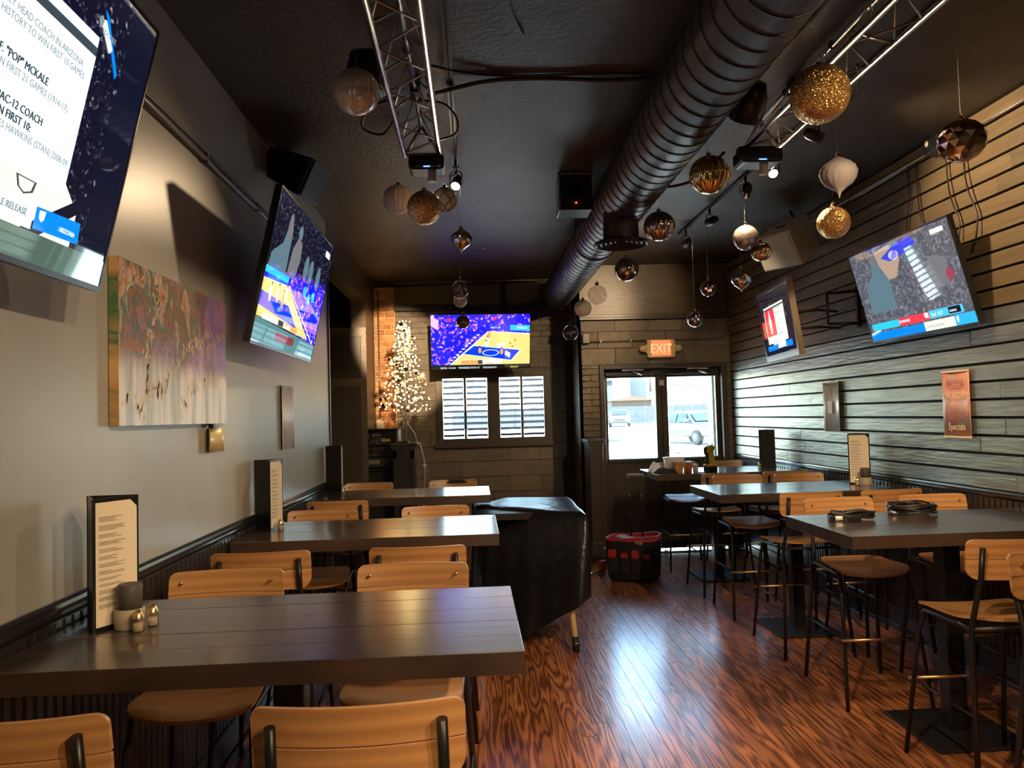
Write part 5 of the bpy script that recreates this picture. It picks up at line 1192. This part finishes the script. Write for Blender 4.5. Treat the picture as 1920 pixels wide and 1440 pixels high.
MB().box((-.21, -.104, 1.285), (.0, -.10, 1.325)).build('display', M_gap, amp); MB().box((-.25, -.12, 1.245), (.05, -.10, 1.255)).build('silver_lip', M_alu, amp)
am2 = MB().box((-.25, -.11, 1.12), (.26, .2, 1.23)).build('power_amplifier', pbr('graphite_panel', (.035, .033, .03), .4), rk)
MB().lathe([(.001, .018), (.030, .018), (.033, .012), (.034, 0)], 24, None, None, True, Matrix.Translation((-.12, -.11, 1.175)) @ Matrix.Rotation(PI / 2, 4, 'X')).build('volume_knob', pbr('pale_gold_knob', (.7, .58, .38), .35, metal=.4), am2)
MB().box((-.05, -.114, 1.155), (.08, -.11, 1.205)).build('panel_inset', M_grey, am2); MB().box((.10, -.114, 1.175), (.17, -.11, 1.185)).build('badge', M_alu, am2)
MB().box((-.27, -.17, 1.085), (.22, -.0, 1.10)).build('shelf', M_black, rk)
MB().box((-.26, -.08, .06), (.26, .2, 1.08)).build('lower_case', M_black, rk)
pd = thing('pedestal', 'dark panelled pedestal carrying the lit tree', 'pedestal', (-.785, 8.715, 0))
MB().box((-.12, -.13, 0), (.12, .13, 1.33)).build('shaft', pbr('satin_charcoal', (.045, .043, .042), .3), pd, None, .003)
MB().box((-.155, -.165, 1.37), (.155, .165, 1.395)).build('cap', pbr('satin_charcoal', (0, 0, 0)), pd, None, .006); MB().prism([(-.125, 1.33), (.125, 1.33), (.145, 1.37), (-.145, 1.37)], -.155, .155, 'y').build('cap_moulding', pbr('satin_charcoal', (0, 0, 0)), pd)
for s in (-1, 1): MB().box((s * .095 - .022, -.142, .15), (s * .095 + .022, -.13, 1.31)).build('stile', pbr('satin_charcoal', (0, 0, 0)), pd, None, .003)
MB().box((-.117, -.142, 1.23), (.117, -.13, 1.31)).build('rail', pbr('satin_charcoal', (0, 0, 0)), pd, None, .003); MB().box((-.135, -.15, 0), (.135, .15, .15)).build('plinth', pbr('satin_charcoal', (0, 0, 0)), pd, None, .005)
tr = thing('lit_tree', 'slim artificial tree covered in warm fairy lights and baubles', 'christmas tree', (-.765, 8.70, 1.397))
MB().tube([(0, 0, 0), (.005, 0, .4), (0, 0, 1.38)], [.011, .010, .003], 8).build('trunk', pbr('silver_trunk', (.5, .45, .38), .4, metal=.3), tr)
MB().box((-.09, -.06, 0), (.03, .06, .02)).build('stand', M_black, tr, None, .003)
MB().tube([(.02, 0, .22), (.1, .02, .1), (.12, .0, .0)], .004, 6).build('power_lead', M_white, tr)
rr = random.Random(17); br_ = MB(); lt = MB(); tips = []
for k in range(120):
    h = .38 + 1.0 * (k / 120) ** 1.05; R = .27 * (1 - (h - .38) / 1.06) ** .85 + .02; a = k * 2.399
    p = [Vector((0, 0, h - .03)), Vector((R * .55 * math.cos(a), R * .55 * math.sin(a), h + .01)), Vector((R * math.cos(a + .1), R * math.sin(a + .1), h + rr.uniform(-.03, .02)))]
    br_.tube(p, .0022, 4); tips.append(p[2])
    for q in range(3):
        f = .45 + .55 * q / 2; v = p[0].lerp(p[2], f) + Vector((rr.gauss(0, .014), rr.gauss(0, .014), rr.gauss(0, .016)))
        lt.sphere(v, rr.uniform(.006, .0105), 6, 4)
br_.build('branches', pbr('twig_wire', (.10, .075, .045), .6), tr)
o = lt.build('fairy_lights', emit('fairy_light', (1.0, .68, .25), 6, .3), tr); o['kind'] = 'stuff'
for k in range(24):
    p = tips[(k * 5 + 2) % 118] + Vector((0, -.01, -.03)); rad = rr.uniform(.02, .034)
    MB().sphere(p, rad, 14, 9).build('bauble', [M_gold, M_pearl, M_mir, M_silver][k % 4], tr)
conduit([(-.66, 8.74, 1.399), (-.615, 8.745, 1.39), (-.57, 8.75, 1.2), (-.565, 8.76, 1.05), (-.59, 8.76, .7), (-.57, 8.76, .005)], .006, 'white cable hanging beside the pedestal', M_white)
ad = thing('power_adapter', 'small pale plug adapter hanging on the cable by the pedestal', 'adapter', (-.568, 8.74, 1.13)); MB().sphere((0, 0, 0), .022, 12, 8).build('adapter_body', M_white, ad); MB().tube([(0, 0, -.02), (.005, 0, -.06)], .01, 8).build('plug', M_white, ad)
cj = MB()
for i in range(9): pass
jk = heap('dark_jacket', 'black jacket slung over the stool back behind the farthest left table', 'jacket', (-.16, 7.03, 1.07), .13, .03, .05, M_cloth, 9)
# ------------------------------------------------------------------ outside
M_asph = pbr('sunlit_pavement', (.42, .40, .37), .8, col2=(.50, .48, .44), nscale=.4, bump=.1, bscale=8)
def gz(y): return -.02 + .0085 * max(0, y - 10)
g = MB(); g.add([(-60, 9.36, -.02), (60, 9.36, -.02), (60, 130, gz(130)), (-60, 130, gz(130))], [(0, 1, 2, 3)]); struct(g.build('ground_outside', M_asph))
# lawn island
gi = MB(); gi.prism([(4.2 + 3.4 * math.cos(a), 39.5 + 2.2 * math.sin(a)) for a in [2 * PI * k / 24 for k in range(24)]], gz(38), gz(41) + .05, 'z'); tag(gi.build('grass_island', pbr('grass', (0.0108, 0.0240, 0.0168), .9, col2=(0.0156, 0.0300, 0.0204), nscale=3)), 'green grass island in the parking lot outside', 'grass', kind='stuff')
# brick post just outside the door
bp = thing('brick_post', 'pale painted brick post just outside the glass doors', 'post', (3.12, 9.62, 0))
MB().box((-.11, -.11, 0), (.11, .11, 3.2)).build('core', pbr('pale_mortar', (.5, .5, .42), .9), bp)
pbm = MB().box((-.10, -.008, -.034), (.10, .01, .034)).mesh('brick', pbr('pale_brick', (.62, .62, .50), .8, col2=(.70, .70, .6), nscale=8, rnd=.5))
for k in range(32): ob('brick', pbm, bp, (0, -.11, .05 + .078 * k)); ob('brick', pbm, bp, (-.11, 0, .05 + .078 * k), 0, (0, 0, -PI / 2))
# white sign pole
wp = thing('lamp_pole', 'slim white pole in the parking lot outside', 'pole', (6.05, 24.0, gz(24))); MB().tube([(0, 0, 0), (0, 0, 5)], .10, 12).build('shaft', M_white, wp); MB().box((-.2, -.2, 0), (.2, .2, .3)).build('footing', M_white, wp)
# cars: length along local X (front = -X), width Y
def car(loc, rz, paint, label):
    t = thing('car', label, 'car', loc, rz, 'parked cars')
    lower = [(-2.2, .35), (-2.25, .6), (-2.15, .78), (-1.2, .92), (-.9, .95), (1.6, 1.0), (2.15, .95), (2.25, .7), (2.2, .35)]
    upper = [(-1.15, .92), (-.45, 1.40), (.0, 1.47), (.8, 1.46), (1.3, 1.32), (1.85, .98)]
    b = MB(); n = len(lower); hw = .88
    V = []
    for s, k in ((-1, .93), (-1, 1), (1, 1), (1, .93)): pass
    for y in (-hw, hw): V += [(x, y * (1 if .4 < z < .9 else .94), z) for x, z in lower]
    F = [(i, (i + 1) % n, (i + 1) % n + n, i + n) for i in range(n)] + [tuple(reversed(range(n))), tuple(range(n, 2 * n))]
    b.add(V, F); b.build('body', paint, t, None, .06)
    b = MB(); V = []; m_ = len(upper)
    for y in (-1, 1): V += [(x, y * (.80 - .20 * (z - .92) / .55), z) for x, z in upper]
    F = [(i, (i + 1) % m_, (i + 1) % m_ + m_, i + m_) for i in range(m_)] + [tuple(reversed(range(m_))), tuple(range(m_, 2 * m_))]
    b.add(V, F); b.build('roof', paint, t, None, .05)
    Mg = pbr('car_glass', (.02, .03, .035), .1)
    MB().add([(-1.06, -.66, 1.0), (-1.06, .66, 1.0), (-.52, .58, 1.37), (-.52, -.58, 1.37)], [(0, 1, 2, 3)]).build('windscreen', Mg, t, (-.035, 0, .03))
    for s in (-1, 1):
        MB().add([(-.75, s * .80, 1.0), (.25, s * .80, 1.0), (.2, s * .67, 1.38), (-.35, s * .67, 1.36)], [(0, 1, 2, 3)]).build('side_window', Mg, t, (0, s * .02, 0))
        MB().add([(.33, s * .80, 1.0), (1.45, s * .80, 1.02), (1.1, s * .67, 1.34), (.30, s * .67, 1.38)], [(0, 1, 2, 3)]).build('side_window', Mg, t, (0, s * .02, 0))
        MB().box((-.75, s * .86 - .1, 1.0), (-.6, s * .86 + .12, 1.12)).build('mirror', paint, t, None, .02)
        MB().box((-2.24, s * .62 - .2, .66), (-2.0, s * .62 + .2, .80)).build('headlight', M_chrome, t, None, .03)
        for x in (-1.4, 1.4):
            w = MB().lathe([(.001, -.11), (.2, -.11), (.32, -.10), (.33, 0), (.32, .10), (.2, .11), (.001, .11)], 24, None, None, False, Matrix.Translation((x, s * .80, .33)) @ Matrix.Rotation(PI / 2, 4, 'X')).build('wheel', M_rubber, t)
            MB().lathe([(.001, .12 * s), (.19, .118 * s), (.20, .10 * s)], 16, None, None, True, Matrix.Translation((x, s * .80, .33)) @ Matrix.Rotation(-PI / 2, 4, 'X')).build('rim', pbr('dark_rim', (.05, .055, .06), .4), w)
    MB().box((-2.27, -.45, .55), (-2.2, .45, .68)).build('grille', M_plastic, t, None, .02); MB().box((-2.25, -.65, .38), (-2.18, .65, .48)).build('lower_grille', M_plastic, t, None, .02)
    return t
car((12.6, 66, gz(66)), PI / 2 - .18, pbr('white_car_paint', (0.0840, 0.0861, 0.0882), .3, coat=.5), 'white sedan parked facing the doors by the fence')
car((9.95, 34.2, gz(34.2)), 1.86, pbr('silver_car_paint', (0.0375, 0.0425, 0.0450), .3, coat=.5), 'silver hatchback parked outside at the right-hand door')
# fence
fc = thing('board_fence', 'tall grey board fence across the far side of the lot', 'fence', (0, 72, gz(72)))
M_fence = pbr('weathered_fence', (0.0180, 0.0252, 0.0330), .8, col2=(0.0270, 0.0348, 0.0432), nscale=2)
b = MB(); r = random.Random(4)
for k in range(170): b.box((-2 + .19 * k, -.02 - .02 * (k % 2), .05), (-2 + .19 * k + .175, .0, 1.72 + r.uniform(-.03, .03)))
o = b.build('fence_boards', M_fence, fc); o['kind'] = 'stuff'
for z in (.4, 1.4): MB().box((-2, 0, z), (30.5, .06, z + .1)).build('rail', M_fence, fc)
for k in range(12): MB().box((-2 + 2.9 * k, .0, 0), (-2 + 2.9 * k + .1, .1, 1.75)).build('post', M_fence, fc)
# houses
def house(loc, w, d, h, wallm, roofm, label, wins, roof_h=2.2):
    t = thing('house', label, 'house', loc)
    MB().box((-w / 2, 0, 0), (w / 2, d, h)).build('wall', wallm, t)
    MB().prism([(-w / 2 - .4, h), (w / 2 + .4, h), (0, h + roof_h)], -.4, d + .4, 'y').build('roof', roofm, t)
    for k in range(int(h / .45)): MB().box((-w / 2, -.015, .45 * k), (w / 2, 0, .45 * k + .03)).build('siding_line', wallm, t)
    for (x, z, ww, hh_) in wins:
        f = MB().box((x - ww / 2 - .1, -.06, z - .1), (x + ww / 2 + .1, -.0, z + hh_ + .1)).build('window', pbr('grey_white_frame', (0.0840, 0.0840, 0.0840), .5), t)
        for q in (0, 1): MB().box((x - ww / 2, -.08, z + q * hh_ / 2 + .02), (x + ww / 2, -.05, z + (q + 1) * hh_ / 2 - .02)).build('pane', pbr('far_window_glass', (.03, .045, .055), .15), f)
        for s in (-1, 1): MB().box((x + s * (ww / 2 + .25) - .1, -.05, z - .05), (x + s * (ww / 2 + .25) + .1, -.0, z + hh_ + .05)).build('shutter', pbr('pale_shutter', (.09, .10, .105), .6), f)
    return t
M_siding = pbr('white_siding', (0.0660, 0.0702, 0.0732), .6); M_roof = pbr('grey_shingle', (0.0360, 0.0384, 0.0408), .8)
house((27.5, 88, gz(88)), 15, 9, 6.2, M_siding, M_roof, 'white two-storey house with shutters behind the fence', [(-3.8, 1.6, 1.2, 1.3), (-1.2, 1.6, .9, 1.3), (1.4, 1.6, 1.0, 1.3), (-3.9, 4.2, 1.1, 1.3), (-1.8, 4.2, 1.0, 1.3), (2.2, 4.2, 1.1, 1.3)])
house((14.5, 104, gz(104)), 9, 7, 5.2, pbr('far_blue_siding', (0.0480, 0.0570, 0.0600), .6), M_roof, 'pale blue house left of the white house beyond the fence', [(-1.5, 2.4, 1.2, 1.2), (1.6, 2.4, 1.2, 1.2)])
house((16.6, 80, gz(82)), 4.2, 3, 2.3, pbr('tan_shed', (0.0425, 0.0275, 0.0175), .7), pbr('orange_roof', (0.0425, 0.0250, 0.0140), .7), 'small tan shed with an orange roof behind the fence', [(.2, .9, .6, .6)], .45)
# bare trees
def tree(loc, h, seed, label):
    t = thing('bare_tree', label, 'tree', loc); r = random.Random(seed); b = MB()
    def grow(p, d, l, rad, lev):
        q = p + d * l; b.tube([p, (p + q) / 2 + Vector((r.gauss(0, .03), r.gauss(0, .03), 0)) * l, q], [rad, rad * .85, rad * .7], 6, None, lev == 0)
        if lev < 4:
            for k in range(3 if lev < 3 else 2):
                nd = (d + Vector((r.gauss(0, .45), r.gauss(0, .45), r.gauss(.15, .25)))).normalized(); grow(q if k else p.lerp(q, .75), nd, l * r.uniform(.6, .8), rad * .62, lev + 1)
    MB().tube([(0, 0, 0), (0, 0, h * .3)], [.22, .16], 10).build('trunk', pbr('bark', (.05, .045, .04), .9), t)
    grow(Vector((0, 0, h * .28)), Vector((.05, 0, 1)).normalized(), h * .26, .15, 0); b.build('branches', pbr('bark', (0, 0, 0)), t)
tree((19.6, 84, gz(84)), 11, 3, 'bare tree behind the fence in the middle of the left door pane'); tree((12.2, 84, gz(84)), 9, 8, 'bare tree at the left edge behind the fence')
